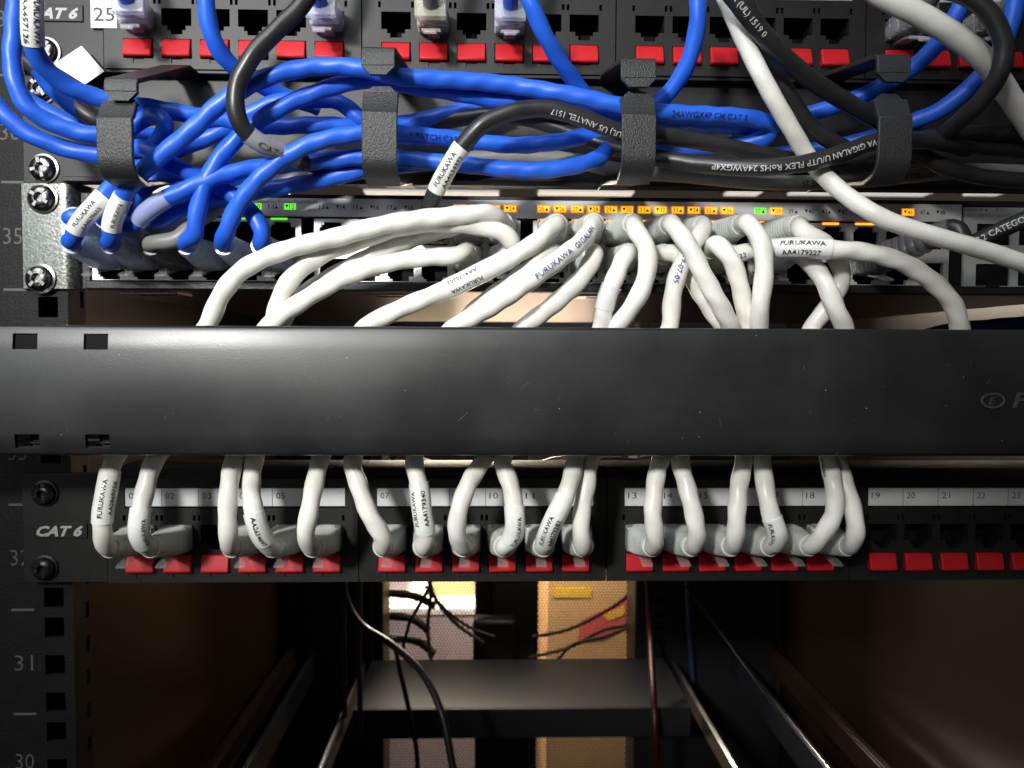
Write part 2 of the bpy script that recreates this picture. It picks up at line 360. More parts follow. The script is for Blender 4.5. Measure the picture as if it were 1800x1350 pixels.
CABLE_N = [0]
def cable(label, pts, material, rad=3.0, wave=0.10, group=None, sleeves=(), prints=(), ends=(), name='network_cable', seed=None):
    """pts: Vectors in mm or (px, py, depth); ends: list of dicts building plugs; sleeves/prints by pixel"""
    W = [q if isinstance(q, Vector) else P(*q) for q in pts]
    CABLE_N[0] += 1; sd = CABLE_N[0] if seed is None else seed
    path = Path(W); root = thing(name, label, 'cable', W[0], group)
    mb = MB(); mb.rings(tube_rings(path, 0, path.s[-1], rad, wave, sd)); jk = obj('jacket', mb, material, root, smooth=60)
    for (a, b, txt, h, ink, th) in prints:   # from pixel a towards pixel b
        d0, d1 = path.near(*a), path.near(*b); t = MB()
        text_on(t, path, d0, txt, h, rad + wave * 1.7 + 0.07, 1 if d1 >= d0 else -1, th); obj('lettering', t, ink, jk, smooth=0)
    for sv in sleeves:
        a, b = path.near(*sv['a']), path.near(*sv['b']); lo, hi = min(a, b), max(a, b); rs = rad + wave * 1.4 + 0.12
        mb = MB(); mb.rings(tube_rings(path, lo, hi, rs, 0.05, sd, 24)); so = obj('label_sleeve', mb, sv.get('mat', M['sleeve']), root, smooth=60)
        if 'text' in sv:
            t = MB(); sgn = 1 if b >= a else -1
            for (txt, th, h, off, wd) in sv['text']: text_on(t, path, a + sgn * off, txt, h, rs + 0.2, sgn, th, width=wd, bold=0.02)
            obj('lettering', t, sv.get('ink', M['ink']), so, smooth=0)
    for e in ends:
        bo = boot(root, e['p0'], e['p2'], e['mat'], e.get('w', 11.4), e.get('h', 9.6), e.get('r', rad + 1.1), e.get('st', 9.0))
        latch(root, e['p0'], e['down'], e.get('lm', M['latch']), e.get('reach', 19 if e['down'] else 12), e.get('drop', 2.6 if e['down'] else 1.0)); plug_body(root, e['p0'], M['clear'])
    return root
# ================================================================== the cabinet
def box_obj(name, dims, m, parent=None, bevel=0):
    mb = MB(); mb.box(*dims); return obj(name, mb, m, parent, bevel=bevel)
# room beyond the rear door
mb = MB(); mb.box(-1500, 1700, 1700, 1740, -1250, 330); tag(obj('room_wall', mb, M['wall']), 'cream room wall seen blurred through the mesh door behind the rack', 'wall')
mb = MB(); mb.quad((-2500, -2500, -1250), (2500, -2500, -1250), (2500, 1700, -1250), (-2500, 1700, -1250)); fl = obj('floor', mb, M['frame']); fl['kind'] = 'structure'
t = thing('cardboard_box', 'tan cardboard box with yellow and red printing behind the mesh door', 'box', (160, 900, -620))
def pb(px0, py0, px1, py1, y): return xp(px0, y, py0), xp(px1, y, py0), zp(py1, y), zp(py0, y)
x0, x1, z0, z1 = pb(962, 940, 1180, 1560, 880); box_obj('carton', (x0, x1, 880, 1180, z0, z1), M['card'], t, 3)
x0, x1, z0, z1 = pb(972, 1034, 1040, 1050, 878); box_obj('yellow_label', (x0, x1, 878.5, 879.5, z0, z1), M['yellow'], t)
mb = MB(); q = [P(*p, 878) for p in ((1016, 1128), (1020, 1092), (1075, 1066), (1108, 1050), (1108, 1098), (1060, 1124))]; mb.prism([(v.x, v.z) for v in q], 878.6, 879.4); obj('red_band', mb, M['redtape'], t)
mb = MB(); q = [P(*p, 876) for p in ((1062, 1082), (1096, 1066), (1100, 1080), (1070, 1092))]; mb.prism([(v.x, v.z) for v in q], 877.6, 878.3); obj('yellow_print', mb, M['yellow'], t)
t = thing('storage_box', 'lilac grey box standing left of the tan box behind the mesh door', 'box', (-100, 1000, -620))
x0, x1, z0, z1 = pb(655, 1080, 836, 1500, 1000); box_obj('carton', (x0, x1, 1000, 1300, z0, z1), M['lilac'], t, 3)
box_obj('lid', (x0 - 3, x1 + 3, 996, 1304, z1 + 1, z1 + 14), M['paper'], t, 2)
t = thing('storage_box', 'cream yellow box at the top left of the mesh door view', 'box', (-40, 1060, -620))
x0, x1, z0, z1 = pb(752, 985, 890, 1072, 1060); box_obj('carton', (x0, x1, 1060, 1200, z0, z1), M['cream'], t, 3)
x0, x1, z0, z1 = pb(640, 985, 716, 1046, 1080); t = thing('storage_box', 'pale grey box at the far top left of the mesh door view', 'box', (x0, 1080, z0)); box_obj('carton', (x0, x1, 1080, 1200, z0, z1), M['lilac'], t, 3)
for a, b, lb in ((640, 876, 'long glowing strip seen through the slit above port numbers 13 to 24'), (946, 1112, 'glowing strip seen through the slit above port numbers 25 to 30'), (1278, 1336, 'short glowing strip seen through the slit left of the long white cable'), (1392, 1634, 'long glowing strip seen through the slit crossed by the white cable'), (1706, 1764, 'short glowing strip seen through the slit far to the right')):
    t = thing('slit_strip', lb, 'lamp', (xp(a, 1250), 1250, 340), 'glowing strips seen through the slit over the switch')  # glowing strips put in for the brightness seen through the slit
    z0 = zp(337.5, 1250, (a + b) / 2); h = 4.5
    box_obj('glow_strip', (xp(a, 1250), xp(b, 1250), 1250, 1290, z0, z0 + h), M['slit_glow'], t); box_obj('housing', (xp(a, 1250) - 6, xp(b, 1250) + 6, 1246, 1300, z0 + h + 1, z0 + h + 30), M['frame'], t)

# rear door: perforated sheet in a black frame
t = thing('mesh_door', 'perforated black rear door of the cabinet with lit room behind', 'door', (40, 750, -620))
mb = MB(); pit = 4.6; x0, x1, z0, z1 = -170, 225, -640, -250
nx = int((x1 - x0) / pit); nz = int((z1 - z0) / (pit * .866)); hr = pit * 0.37
for j in range(nz):
    for i in range(nx):
        cx = x0 + (i + (0.5 if j % 2 else 0)) * pit + pit / 2; cz = z0 + (j + .5) * pit * .866; hx, hz = pit / 2, pit * .433
        o = [(cx + hx * a, cz + hz * b) for a, b in ((1, 0), (1, 1), (0, 1), (-1, 1), (-1, 0), (-1, -1), (0, -1), (1, -1))]
        n_ = [(cx + hr * math.cos(k * math.pi / 4), cz + hr * math.sin(k * math.pi / 4)) for k in range(8)]
        for k in range(8):
            l = (k + 1) % 8; mb.quad((o[k][0], 750, o[k][1]), (n_[k][0], 750, n_[k][1]), (n_[l][0], 750, n_[l][1]), (o[l][0], 750, o[l][1]))
so = obj('perforated_sheet', mb, M['mesh'], t, smooth=0); md = so.modifiers.new('thickness', 'SOLIDIFY'); md.thickness = 0.8 * S; md.offset = 1
mb = MB(); mb.plate(-300, 400, -680, 120, 744, 770, [(-166, 221, -636, -254), (-235, 110, -70, 25)]); obj('door_frame', mb, M['frame'], t)  # upper part and its opening shaped to control the reflection under the switch
box_obj('middle_bar', (xp(836, 740), xp(946, 740), 736, 743, -640, -250), M['frame'], t)

# side walls, rear posts
box_obj('side_panel', (-262, -250, 60, 640, -700, 420), M['cabinet']); tag(bpy.data.objects['side_panel'], 'warmly lit black inner side wall of the cabinet on the left', 'cabinet side')
mb = MB(); mb.box(352, 364, 60, 640, -700, 90); tag(obj('side_panel', mb, M['cabinet']), 'warmly lit black inner side wall of the cabinet on the right', 'cabinet side')
for a, b, lb in ((-248, -128, 'wide black rear post left of the mesh door'), (172, 350, 'wide black rear post right of the mesh door')):
    t = thing('rear_post', lb, 'post', ((a + b) / 2, 580, -700))
    box_obj('post', (a, b, 580, 640, -700, 150), M['frame'], t, 2); mb = MB()
    mb.plate(a + 12, b - 12, -690, 140, 574, 579, [(a + 22, a + 32, -680 + 16 * k, -670 + 16 * k) for k in range(50)]); obj('rail_face', mb, M['frame'], t)

# front mounting rail on the left, with unit numbers
RX0, RX1 = -300.0, -174.2
def uz(k): return 69.0 - 44.45 * (36 - k - 1)      # bottom line of unit k
t = thing('rack_post', 'black perforated mounting rail with painted unit numbers on the left', 'rack rail', (-200, 0, -330))
holes = []
for u in range(26, 42):
    b_ = uz(u)
    for dz in (6.35, 22.225, 38.1): holes.append((-186.2, -178.2, b_ + dz - 4.2, b_ + dz + 4.2))
mb = MB(); mb.plate(RX0, RX1, -330, 330, 0, 2.2, holes); rp = obj('rail_face', mb, M['rail'], t)
mb = MB(); mb.plate(2.3, 14, -330, 330, 0, 1.6, [(9.5, 12.4, -322 + 14.8 * k, -315 + 14.8 * k) for k in range(44)])
mb.v = [(RX1 - .02 - v[1], v[0], v[2]) for v in mb.v]; obj('side_flange', mb, M['rail'], t)
box_obj('shade_backing', (-249, RX1 - 2, 16, 18, -330, 330), M['frame'], t)  # added dark sheet standing in for the shade behind the rail holes
mb = MB()
for u, px, py, h in ((37, -4, 47, 5.0), (36, 1, 246, 5.0), (35, 6, 429, 6.4), (33, 14, 809, 4.6), (32, 19, 994, 6.2), (31, 26, 1179, 6.4), (30, 28, 1352, 6.2)):
    q = P(px, py, 0); flat_text(mb, str(u), q.x, -0.06, q.z, 6.9, bold=-0.012, width=7.6)
for px, py in ((2, 320), (6, 509), (15, 887), (20, 1072), (24, 1255), (0, 132)):
    q = P(px, py, 0); mb.quad((q.x, -0.06, q.z - .5), (q.x + 9.4, -0.06, q.z - .5), (q.x + 9.4, -0.06, q.z + .5), (q.x, -0.06, q.z + .5))
obj('lettering', mb, M['grey_ink'], rp, smooth=0)

# ------------------------------------------------------------------ screws
def screw(parent, px, py, y, r=5.2, m='screw', ang=0.5, name='screw'):
    q = P(px, py, y); x, z = q.x, q.z; mb = MB()
    mb.lathe([(r * 1.16, y), (r * 1.16, y - .7), (r * .98, y - .9), (r * .98, y - 1.6), (r * .86, y - 2.6), (r * .55, y - 3.3), (r * .38, y - 3.4), (r * .30, y - 1.6)], (x, z), 28)
    o = obj(name, mb, M[m], parent, smooth=50); mb = MB(); c, s_ = math.cos(ang), math.sin(ang)
    for k in range(4):                       # the four raised lips round the cross slot
        a = ang + k * math.pi / 2
        d = Vector((math.cos(a), math.sin(a))); e = Vector((-d.y, d.x)); w_ = .13 * r
        mb.prism([(x + (d * u + e * v).x, z + (d * u + e * v).y) for u, v in ((.34 * r, -w_), (.78 * r, -w_ * 1.2), (.78 * r, w_ * 1.2), (.34 * r, w_))], y - 3.55, y - 2.2)
    obj('cross_slot', mb, M['screw_black' if m == 'screw_black' else 'screw'], o, bevel=0.15); return o

# ------------------------------------------------------------------ patch panels
PY = -8.0
def zl(py): return zp(py, PY, 865)
PITCH, MOD = 15.06, 101.75; X0 = -142.4
ZB = zl(988.5)
zt, zbm = zl(842), zl(1022)
dims = dict(lab=(zl(890.5), zl(858.5)), slot=(zl(915), zl(905)), port=(zl(951), zl(922)), n1=(zl(958), zl(951)), n2=(zl(965), zl(958)), but=(zl(1005), zl(972.5)), tab=(zl(1013), zl(1005)))
def colx(i): return X0 + (i % 6) * PITCH + (i // 6) * MOD
def patch_panel(label, dx, dz, zoff_ear):
    root = thing('patch_panel', label, 'patch panel', (dx, 0, zbm + dz))
    O = Vector((dx, 0, dz))
    def sh(h): return (h[0] + dx, h[1] + dx, h[2] + dz, h[3] + dz)
    # proto parts, built once per panel
    for m in range(4):
        xa = colx(m * 6) - 13.4; xb = xa + MOD - 0.5; holes = []
        for k in range(6):
            x = colx(m * 6 + k)
            holes += [(x - 5.9, x + 5.9, *dims['port']), (x - 3.6, x + 3.6, *dims['n1']), (x - 2.3, x + 2.3, *dims['n2']), (x - 5.9, x + 5.9, *dims['but']), (x - 2.2, x + 2.2, *dims['tab'])]
            holes += [(x - 7.1, x - 6.0, *dims['slot']), (x + 6.0, x + 7.1, *dims['slot'])]
        holes.append((xa + 7, xa + 96, dims['lab'][0] - .5, dims['lab'][1] + .5))
        mb = MB(); mb.plate(xa + dx, xb + dx, zbm + dz, zt + dz, PY, PY + 3, [sh(h) for h in holes])
        # bevelled top lip of the module and its body behind
        o = obj('port_module', mb, M['panel'], root)
        mb = MB(); mb.quad((xa + dx, PY, zt + dz), (xb + dx, PY, zt + dz), (xb + dx, PY + 6.5, zt + dz + 3.6), (xa + dx, PY + 6.5, zt + dz + 3.6))
        mb.quad((xa + dx, PY + 6.5, zt + dz + 3.6), (xb + dx, PY + 6.5, zt + dz + 3.6), (xb + dx, PY + 30, zt + dz + 3.6), (xa + dx, PY + 30, zt + dz + 3.6)); obj('top_lip', mb, M['panel'], o)
    mb = MB(); mb.box(colx(0) - 13 + dx, colx(23) + 14 + dx, PY + 16, PY + 34, zbm + .4 + dz, zt + 3 + dz); obj('body', mb, M['dark'], root)
    x = colx(0) + dx
    port = MB(); zc0, zc1 = dims['n2'][0] + dz, dims['port'][1] + dz
    port.quad((x - 6.2, PY + 13, zc0 - .3), (x + 6.2, PY + 13, zc0 - .3), (x + 6.2, PY + 13, zc1 + .3), (x - 6.2, PY + 13, zc1 + .3))
    for a, b, c, d in ((-6.2, -6.2, zc0 - .3, zc1 + .3), (6.2, 6.2, zc0 - .3, zc1 + .3)): port.quad((x + a, PY + 3.1, c), (x + a, PY + 13, c), (x + a, PY + 13, d), (x + a, PY + 3.1, d))
    for z_ in (zc0 - .3, zc1 + .3): port.quad((x - 6.2, PY + 3.1, z_), (x + 6.2, PY + 3.1, z_), (x + 6.2, PY + 13, z_), (x - 6.2, PY + 13, z_))
    po = obj('port', port, M['dark'], root, org=(x, PY, ZB + dz))
    ct = MB()
    for k in range(8): ct.box(x - 4.2 + k * 1.2 - .2, x - 4.2 + k * 1.2 + .2, PY + 7, PY + 12.8, dims['port'][1] + dz - 1.6, dims['port'][1] + dz - 1.2)
    co = obj('contact', ct, M['dark'], po)
    bm_ = MB(); b0, b1 = dims['but'][0] + dz + .25, dims['but'][1] + dz - .25; xa, xb = x - 5.55, x + 5.55
    for prof in ([(b0, PY + 2), (b0, PY - 1.7), (b0 + .7, PY - 2.2), (b1 - .8, PY - .9), (b1, PY - .4), (b1, PY + 2)],):
        n = len(prof); bm_.v += [(xa, y, z) for z, y in prof] + [(xb, y, z) for z, y in prof]
        bm_.f += [tuple(range(n)), tuple(reversed(range(n, 2 * n)))] + [(i, (i + 1) % n, n + (i + 1) % n, n + i) for i in range(n)]
    bo = obj('red_tab', bm_, M['red'], root, org=(x, PY, ZB + dz), bevel=0.35)
    tb = MB(); tb.box(x - 2.15, x + 2.15, PY + .5, PY + 3, dims['tab'][0] + dz + .05, dims['tab'][1] + dz); to = obj('tab_catch', tb, M['panel'], root, org=(x, PY, ZB + dz))
    for i in range(1, 24):
        q = (colx(i) + dx, PY, ZB + dz)
        p2 = copy_part(po, root, q); copy_part(co, p2, q); tb_ = copy_part(bo, root, q); tb_.rotation_euler = (random.uniform(-.035, .035), 0, random.uniform(-.03, .03)); copy_part(to, root, q)
    for m in range(4):
        xa = colx(m * 6) - 6.4 + dx; z0, z1 = dims['lab'][0] + dz, dims['lab'][1] + dz; mb = MB()
        mb.box(xa, xa + 89, PY + .5, PY + 2, z0, z1); ls = obj('label_strip', mb, M['label'], root, bevel=0.3); tx = MB()
        for k in range(6):
            num = m * 6 + k + 1 + (0 if dz == 0 else 24); flat_text(tx, '%02d' % num, xa + k * 14.85 + 1.6, PY + .42, z1 - 4.3, 2.6, width=3.5, bold=-.005)
            if k: tx.quad(*[(xa + k * 14.85 + a, PY + .42, z) for a, z in ((-.1, z0 + .1), (.1, z0 + .1), (.1, z1 - .1), (-.1, z1 - .1))])
        obj('lettering', tx, M['ink'], ls, smooth=0)
    # end plate with screws and CAT 6
    mb = MB(); xe1 = colx(0) - 13.9 + dx; xe0 = xp(46, -2) + 0.0
    mb.plate(xe0, xe1, zbm + dz - .2, zt + dz + 2, PY + 1, PY + 5, []); mb.box(xe0, xe1 + 2, PY + 5, -0.3, zbm + dz + .4, zt + dz + 1.5); ep = obj('end_plate', mb, M['panel'], root, bevel=0.3)
    q = P(60, 947, PY + .4); q2 = P(153, 919, PY + .4); mb = MB(); mb.box(q.x + dx, q2.x + dx, PY + .4, PY + 1.2, q.z + dz, q2.z + dz); pl = obj('badge', mb, M['panel'], root, bevel=0.25)
    mb = MB(); q = P(64, 942, PY + .3); flat_text(mb, 'CAT 6', q.x + dx, PY + .32, q.z + dz, 4.0, shear=.35, bold=.06, width=18.6); obj('lettering', mb, M['panel_ink'], pl, smooth=0)
    return root, ep
low_panel, _ = patch_panel('lower black patch panel with numbered label strips and white cables plugged in', 0, 0, 0)
for px, py in ((80, 867), (80, 998)): screw(low_panel, px, py, PY + .9, 4.6, 'screw_black', 0.4)
up_panel, up_end = patch_panel('upper black patch panel cut by the top edge with few clear plugs', 1.9, 206.2, 0)
mb = MB(); q = P(161, 50, PY + .2); q2 = P(206, -20, PY + .2); mb.box(q.x, q2.x, PY - .4, PY + .05, q.z, q2.z); st = obj('number_sticker', mb, M['paper'], up_panel)
mb = MB(); q = P(165, 37, PY - .2); flat_text(mb, '25', q.x, PY - .46, q.z, 5.4, bold=.004, width=8.2); obj('lettering', mb, M['ink'], st, smooth=0)
for px, py in ((82, 92),): screw(up_panel, px, py, PY + .9, 5, 'screw', 0.9)

# ------------------------------------------------------------------ the switch
SY = -3.0
sw = thing('network_switch', 'black rack switch with two rows of ports and lit amber and green number windows', 'network switch', (40, 0, zp(513, SY)))
mb = MB(); sx0, sx1, sz0, sz1 = xp(146, SY), 262.0, zp(513, SY), zp(345, SY)
pxc = [-154.6 + 13.8 * (i % 6) + 89.45 * (i // 6) for i in range(24)]
mb.plate(sx0, sx1, sz0, sz1, SY, SY + 3, [(xp(160, SY), 246, zp(500, SY), zp(387, SY))])
mb.box(sx0, sx1, SY + 20, 296, sz0 + 1.4, sz1); mb.box(sx0, sx0 + 2, SY + 3.05, SY + 19.9, sz0, sz1); mb.box(sx0, sx1, SY + 3.05, SY + 19.9, sz1 - 1, sz1); obj('case', mb, M['chassis'], sw, bevel=0.4)
mb = MB(); mb.box(sx0, sx1, SY + 3, 296, sz0 - .1, sz0 + 1.3); bp = obj('base_plate', mb, M['bottom'], sw)
mb = MB(); mb.box(sx0 + 2, sx1, SY - 1.6, SY - .05, sz0, zp(498, SY)); obj('lower_lip', mb, M['chassis'], sw, bevel=0.5)
for px in (265, 690, 1065):                                        # stamped recesses for the feet
    q = P(px, 519, 10); mb = MB(); mb.plate(q.x - 12, q.x + 12, 0, 8, 0, 1, [(q.x - 8, q.x + 8, 2, 6)])
    mb.v = [(v[0], 8 + v[2] * 2, sz0 - .9 + v[1] * .7) for v in mb.v]; obj('foot_recess', mb, M['steel' if px > 1000 else 'bottom'], sw)
    mb = MB(); mb.box(q.x - 7.5, q.x + 7.5, 12.5, 19.5, sz0 - .4, sz0 - .15); obj('rubber_foot', mb, M['dark'], sw)
# label strip with the numbers
ms = MB(); stx0, stx1 = xp(168, SY - 1), xp(1684, SY - 1); ST0, ST1 = zp(383.5, SY - 1), zp(352, SY - 1)
ms.box(stx0, stx1, SY - 1.2, SY - .05, ST0, ST1); strip = obj('number_strip', ms, M['strip'], sw, bevel=0.2)
tx = MB(); TZ = zp(369, SY - 1); lit = {10: 'green', 12: 'green', 37: 'green', 38: 'amber', 46: 'amber', **{n: 'amber' for n in range(21, 37)}}
for i in range(24):
    for k in (0, 1):
        n = 2 * i + 1 + k; c = pxc[i] + (-3.35 if k == 0 else 3.35); y = SY - 1.24
        if n in lit:
            mb = MB(); mb.box(c - 2.35, c + 2.35, SY - 1.34, SY - 1.21, TZ - .75, TZ + 1.7); sl = obj('status_light', mb, M[lit[n]], sw, bevel=0.05)
            if lit[n] == 'amber': mb = MB(); mb.box(c - 2.75, c + 2.75, SY - 1.27, SY - 1.2, TZ - 1.1, TZ + 2.05); obj('painted_halo', mb, M['amber_halo'], sl)  # emissive border painted as the window's glow on the strip
            y = SY - 1.38
        s_ = str(n); wn = .95 * len(s_) if len(s_) > 1 else .9
        if k == 0: flat_text(tx, s_, c - 2.0, y, TZ - .45, 1.9, width=wn * 1.12, bold=.01); tri(tx, c + 1.25, y, TZ - .35, 1.35, True)
        else: tri(tx, c - 1.25, y, TZ - .1, 1.35, False); flat_text(tx, s_, c - .3, y, TZ - .45, 1.9, width=wn * 1.12, bold=.01)
q = P(447, 357, SY - 1.2); flat_text(tx, 'Delivering Power,Flash=fault', q.x, SY - 1.24, q.z, 1.55, width=25.5, bold=-.005)
q = P(330, 357, SY - 1.2); flat_text(tx, 'Green=Link,Yellow=', q.x, SY - 1.24, q.z, 1.55, width=24, bold=-.005)
obj('lettering', tx, M['ink'], strip, smooth=0)
# jack blocks
rows = [(zp(433, SY), zp(402, SY), 1), (zp(488, SY), zp(457, SY), -1)]; JZ0, JZ1 = zp(497, SY), zp(388, SY); JY = SY - .6
for b in range(4):
    xs = pxc[b * 6:b * 6 + 6]; holes = []
    for x in xs:
        for z0, z1, up in rows:
            holes.append((x - 5.3, x + 5.3, z0, z1)); zz0, zz1 = (z1, z1 + 1.9) if up > 0 else (z0 - 1.9, z0)
            holes.append((x - 3.4, x + 3.4, zz0, zz1)); holes.append((x - 4.6, x - 3.4, z1 - .1 if up > 0 else z0 - .9, z1 + .9 if up > 0 else z0 + .1))
    for x in xs[:-1]:
        for z0, z1, up in rows: holes.append((x + 6.55, x + 6.95, (z0 + z1) / 2 - 1.6, (z0 + z1) / 2 - 1.0)); holes.append((x + 6.55, x + 6.95, (z0 + z1) / 2 + 1.0, (z0 + z1) / 2 + 1.6))
    mb = MB(); mb.plate(xs[0] - 7.6, xs[-1] + 7.6, JZ0, JZ1, JY, JY + 2, holes); jb = obj('jack_block', mb, M['jack'], sw)
    for x in xs:
        for z0, z1, up in rows:
            mb = MB(); mb.box(x - 6.2, x + 6.2, JY + 12, JY + 13, z0 - 2.2, z1 + 2.2)
            for s_ in (-1, 1): mb.box(x + s_ * 5.9 - .3, x + s_ * 5.9 + .3, JY + 2.05, JY + 11.9, z0 - 2.2, z1 + 2.2)
            mb.box(x - 5.5, x + 5.5, JY + 2.05, JY + 11.9, z1 + 2.2, z1 + 2.5); mb.box(x - 5.5, x + 5.5, JY + 2.05, JY + 11.9, z0 - 2.5, z0 - 2.2)
            zc = z0 + .9 if up > 0 else z1 - .9
            for k in range(8): mb.box(x - 4.3 + k * 1.2, x - 3.9 + k * 1.2, JY + 3.2, JY + 11.5, zc - .15, zc + .25)
            obj('port', mb, M['dark'], jb, smooth=0)
    for i, x in enumerate(xs):
        a = b * 6 + i
        if 2 * a + 1 in lit or 2 * a + 2 in lit or a in (20, 21, 9, 8):
            mb = MB(); mb.box(x - 4.6, x + 3.4 - .6 * (a % 3), JY - .25, JY - .02, JZ1 - .55, JZ1 + .2); obj('glow_bar', mb, M['amber_bar'] if a > 5 else M['green'], sw)  # added glowing bars for the window light thrown onto the jacks
# combo ports at the right end
cx0, cx1 = xp(1689, SY - 1), 250.0; mb = MB(); hs = []
for px in (1741, 1815):
    for pa, pb_ in ((386, 424), (458, 497)): c = xp(px, SY - 1); hs.append((c - 7.2, c + 7.2, zp(pb_, SY - 1), zp(pa, SY - 1)))
mb.plate(cx0, cx1, zp(509, SY - 1), zp(357, SY - 1), SY - 1.2, SY - .05, hs); cp = obj('uplink_plate', mb, M['sfp'], sw)
for h in hs:
    mb = MB(); mb.box(h[0] + .7, h[1] - .7, SY - 1.1, SY - .06, h[2] + .7, h[3] - .7); mb.box((h[0] + h[1]) / 2 - 2.8, (h[0] + h[1]) / 2 + 2.8, SY - 1.6, SY - 1.15, h[2] - .9, h[2] + 1.2); obj('uplink_port', mb, M['dark'], cp)
mb = MB(); q = P(1692, 371, SY - 1.2); flat_text(mb, 'Link/Act 49', q.x, SY - 1.24, q.z, 1.5, width=8.6); tri(mb, q.x + 10, SY - 1.24, q.z, 1.2, True); tri(mb, q.x + 14.5, SY - 1.24, q.z, 1.2, False); flat_text(mb, '50', q.x + 15.5, SY - 1.24, q.z, 1.5)
flat_text(mb, 'Green=1000Mbps,Yellow=10/100', q.x, SY - 1.24, q.z - 2.3, 1.4, width=24); obj('lettering', mb, M['grey_ink'], cp, smooth=0)
# galvanised bracket
x0, x1, z0, z1 = xp(38, -2, 420), xp(131, -8, 420), zp(514, -2), zp(329, -2)
mb = MB(); xc = x1 - 8.5; prof = [(x0, -2.0)] + [(xc, -2.0)] + [(xc + 8.5 * math.sin(a), -2.0 + 8.5 * (1 - math.cos(a))) for a in [math.radians(9 * k) for k in range(1, 11)]] + [(x1, 40)]
th = 1.8; n = len(prof); inner = []
for i, p in enumerate(prof):
    a = Vector(prof[max(i - 1, 0)]); b = Vector(prof[min(i + 1, n - 1)]); tt = (b - a).normalized(); inner.append((p[0] - tt.y * th, p[1] + tt.x * th))
loop = prof + inner[::-1]; zt_, zb_ = z1, z0; mb.v = [(x, y, zb_) for x, y in loop] + [(x, y, zt_) for x, y in loop]; k = len(loop)
mb.f = [(i, (i + 1) % k, k + (i + 1) % k, k + i) for i in range(k)] + [(i, i + 1, k - 2 - i, k - 1 - i) for i in range(n - 1)] + [(k + i, k + k - 1 - i, k + k - 2 - i, k + i + 1) for i in range(n - 1)]
br = obj('bracket', mb, M['zinc'], sw, bevel=0.35, smooth=30)
screw(sw, 76, 349, -2.1, 5.3, 'screw', 1.0); screw(sw, 72, 490, -2.1, 5.3, 'screw', 0.85)

# ------------------------------------------------------------------ upper open cable manager with ring fingers
um = thing('cable_manager', 'upper open black cable manager whose bent fingers hold the blue and black cables', 'cable manager', (40, 0, 68))
MZ0, MZ1 = zp(331, -2), zp(136, -2)
mb = MB(); mb.plate(xp(47, -2), 268, MZ0, MZ1, -2, -.3, []); mb.box(-172, 262, -7, -2.05, MZ0, MZ0 + 2); mb.box(-172, 262, -7, -2.05, MZ1 - 2, MZ1); obj('base_plate', mb, M['frame'], um, bevel=0.3)
screw(um, 78, 297, -2.1, 5.2, 'screw', 0.25); screw(um, 74, 158, -2.1, 5.2, 'screw', 0.7)
def chamfer(xa, xb, za, zb, c, top): return [(xa, za), (xb, za), (xb, zb - c), (xb - c, zb), (xa + c, zb), (xa, zb - c)] if top else [(xa + c, za), (xb - c, za), (xb, za + c), (xb, zb), (xa, zb), (xa, za + c)]
RINGS = [((173, 236, 161, 297), (181, 240, 130, 176)), ((637, 699, 145, 296), (635, 694, 76, 130)), ((1092, 1152, 154, 293), (1092, 1154, 96, 152)), ((1541, 1600, 158, 296), (1543, 1602, 89, 143))]
FY = -60.0
for (a, b, t0, t1), (ua, ub, ut, ul) in RINGS:
    xa, xb = xp(a, FY, 220), xp(b, FY, 220); za, zb = zp(t1, FY, a), zp(t0, FY, a); mb = MB()
    # lower finger: up from the base, forward, then the front tongue which leans back above its middle
    zk = za + (zb - za) * .64
    mb.strap([(-2.2, MZ0 + 1.2), (-14, MZ0 + .6), (FY + 9, za - 2.2), (FY + 3.0, za - 1.0), (FY + .6, za + 1.2), (FY, za + 4), (FY, zk), (FY + 1.1, zk + .8), (FY + 3.6, zb - 2.9)], xa, xb, 1.7)
    lo = obj('lower_finger', mb, M['powder'], um, bevel=0.3)
    mb = MB(); c = 2.9; yy = FY + 3.6; mb.prism(chamfer(xa, xb, zb - 2.9, zb, c, True), yy, yy + 1.7); obj('finger_tip', mb, M['powder'], lo)
    xa, xb = xp(ua, FY, 110), xp(ub, FY, 110); zb, za = zp(ut, FY, ua), zp(ul, FY, ua); mb = MB()
    mb.strap([(FY, za + 2.9), (FY, zb - 3), (FY + .8, zb - 1), (FY + 3, zb), (-14, MZ1 - 1.2), (-2.2, MZ1 - .8)], xa, xb, -1.7)
    up = obj('upper_finger', mb, M['powder'], um, bevel=0.3)
    mb = MB(); mb.prism(chamfer(xa, xb, za, za + 2.9, c, False), FY, FY + 1.7); obj('finger_tip', mb, M['powder'], up)

# ------------------------------------------------------------------ covered cable manager
cm = thing('cable_duct', 'wide black covered cable duct running across the rack in front of the white cables', 'cable duct', (0, 0, -36))
CY0 = -62.0; ZT, ZBt = zp(579, CY0, 900) + .8, zp(801.5, CY0, 900) - .2
prof = [(-40, ZT - 1.0), (-52, ZT - .3)] + [(-59.6 - 1.9 * math.sin(math.radians(a)), ZT - 1.9 + 1.9 * math.cos(math.radians(a))) for a in (0, 18, 36, 54, 72, 90)]
hz = [zp(586, CY0, 60), zp(614, CY0, 60), zp(763, CY0, 60), zp(788, CY0, 60)]
mid = [ZT - 1.9, hz[0], hz[1], -5, -12, -20, hz[2], hz[3], ZBt + 1.9]
bow = lambda z: -61.5 - 1.3 * (1 - ((z - (ZT + ZBt) / 2) / ((ZT - ZBt) / 2)) ** 2)
prof += [(bow(z), z) for z in mid[1:-1]] + [(-59.6 - 1.9 * math.cos(math.radians(a)), ZBt + 1.9 - 1.9 * math.sin(math.radians(a))) for a in (0, 18, 36, 54, 72, 90)] + [(-52, ZBt + .3), (-40, ZBt + 1.0)]
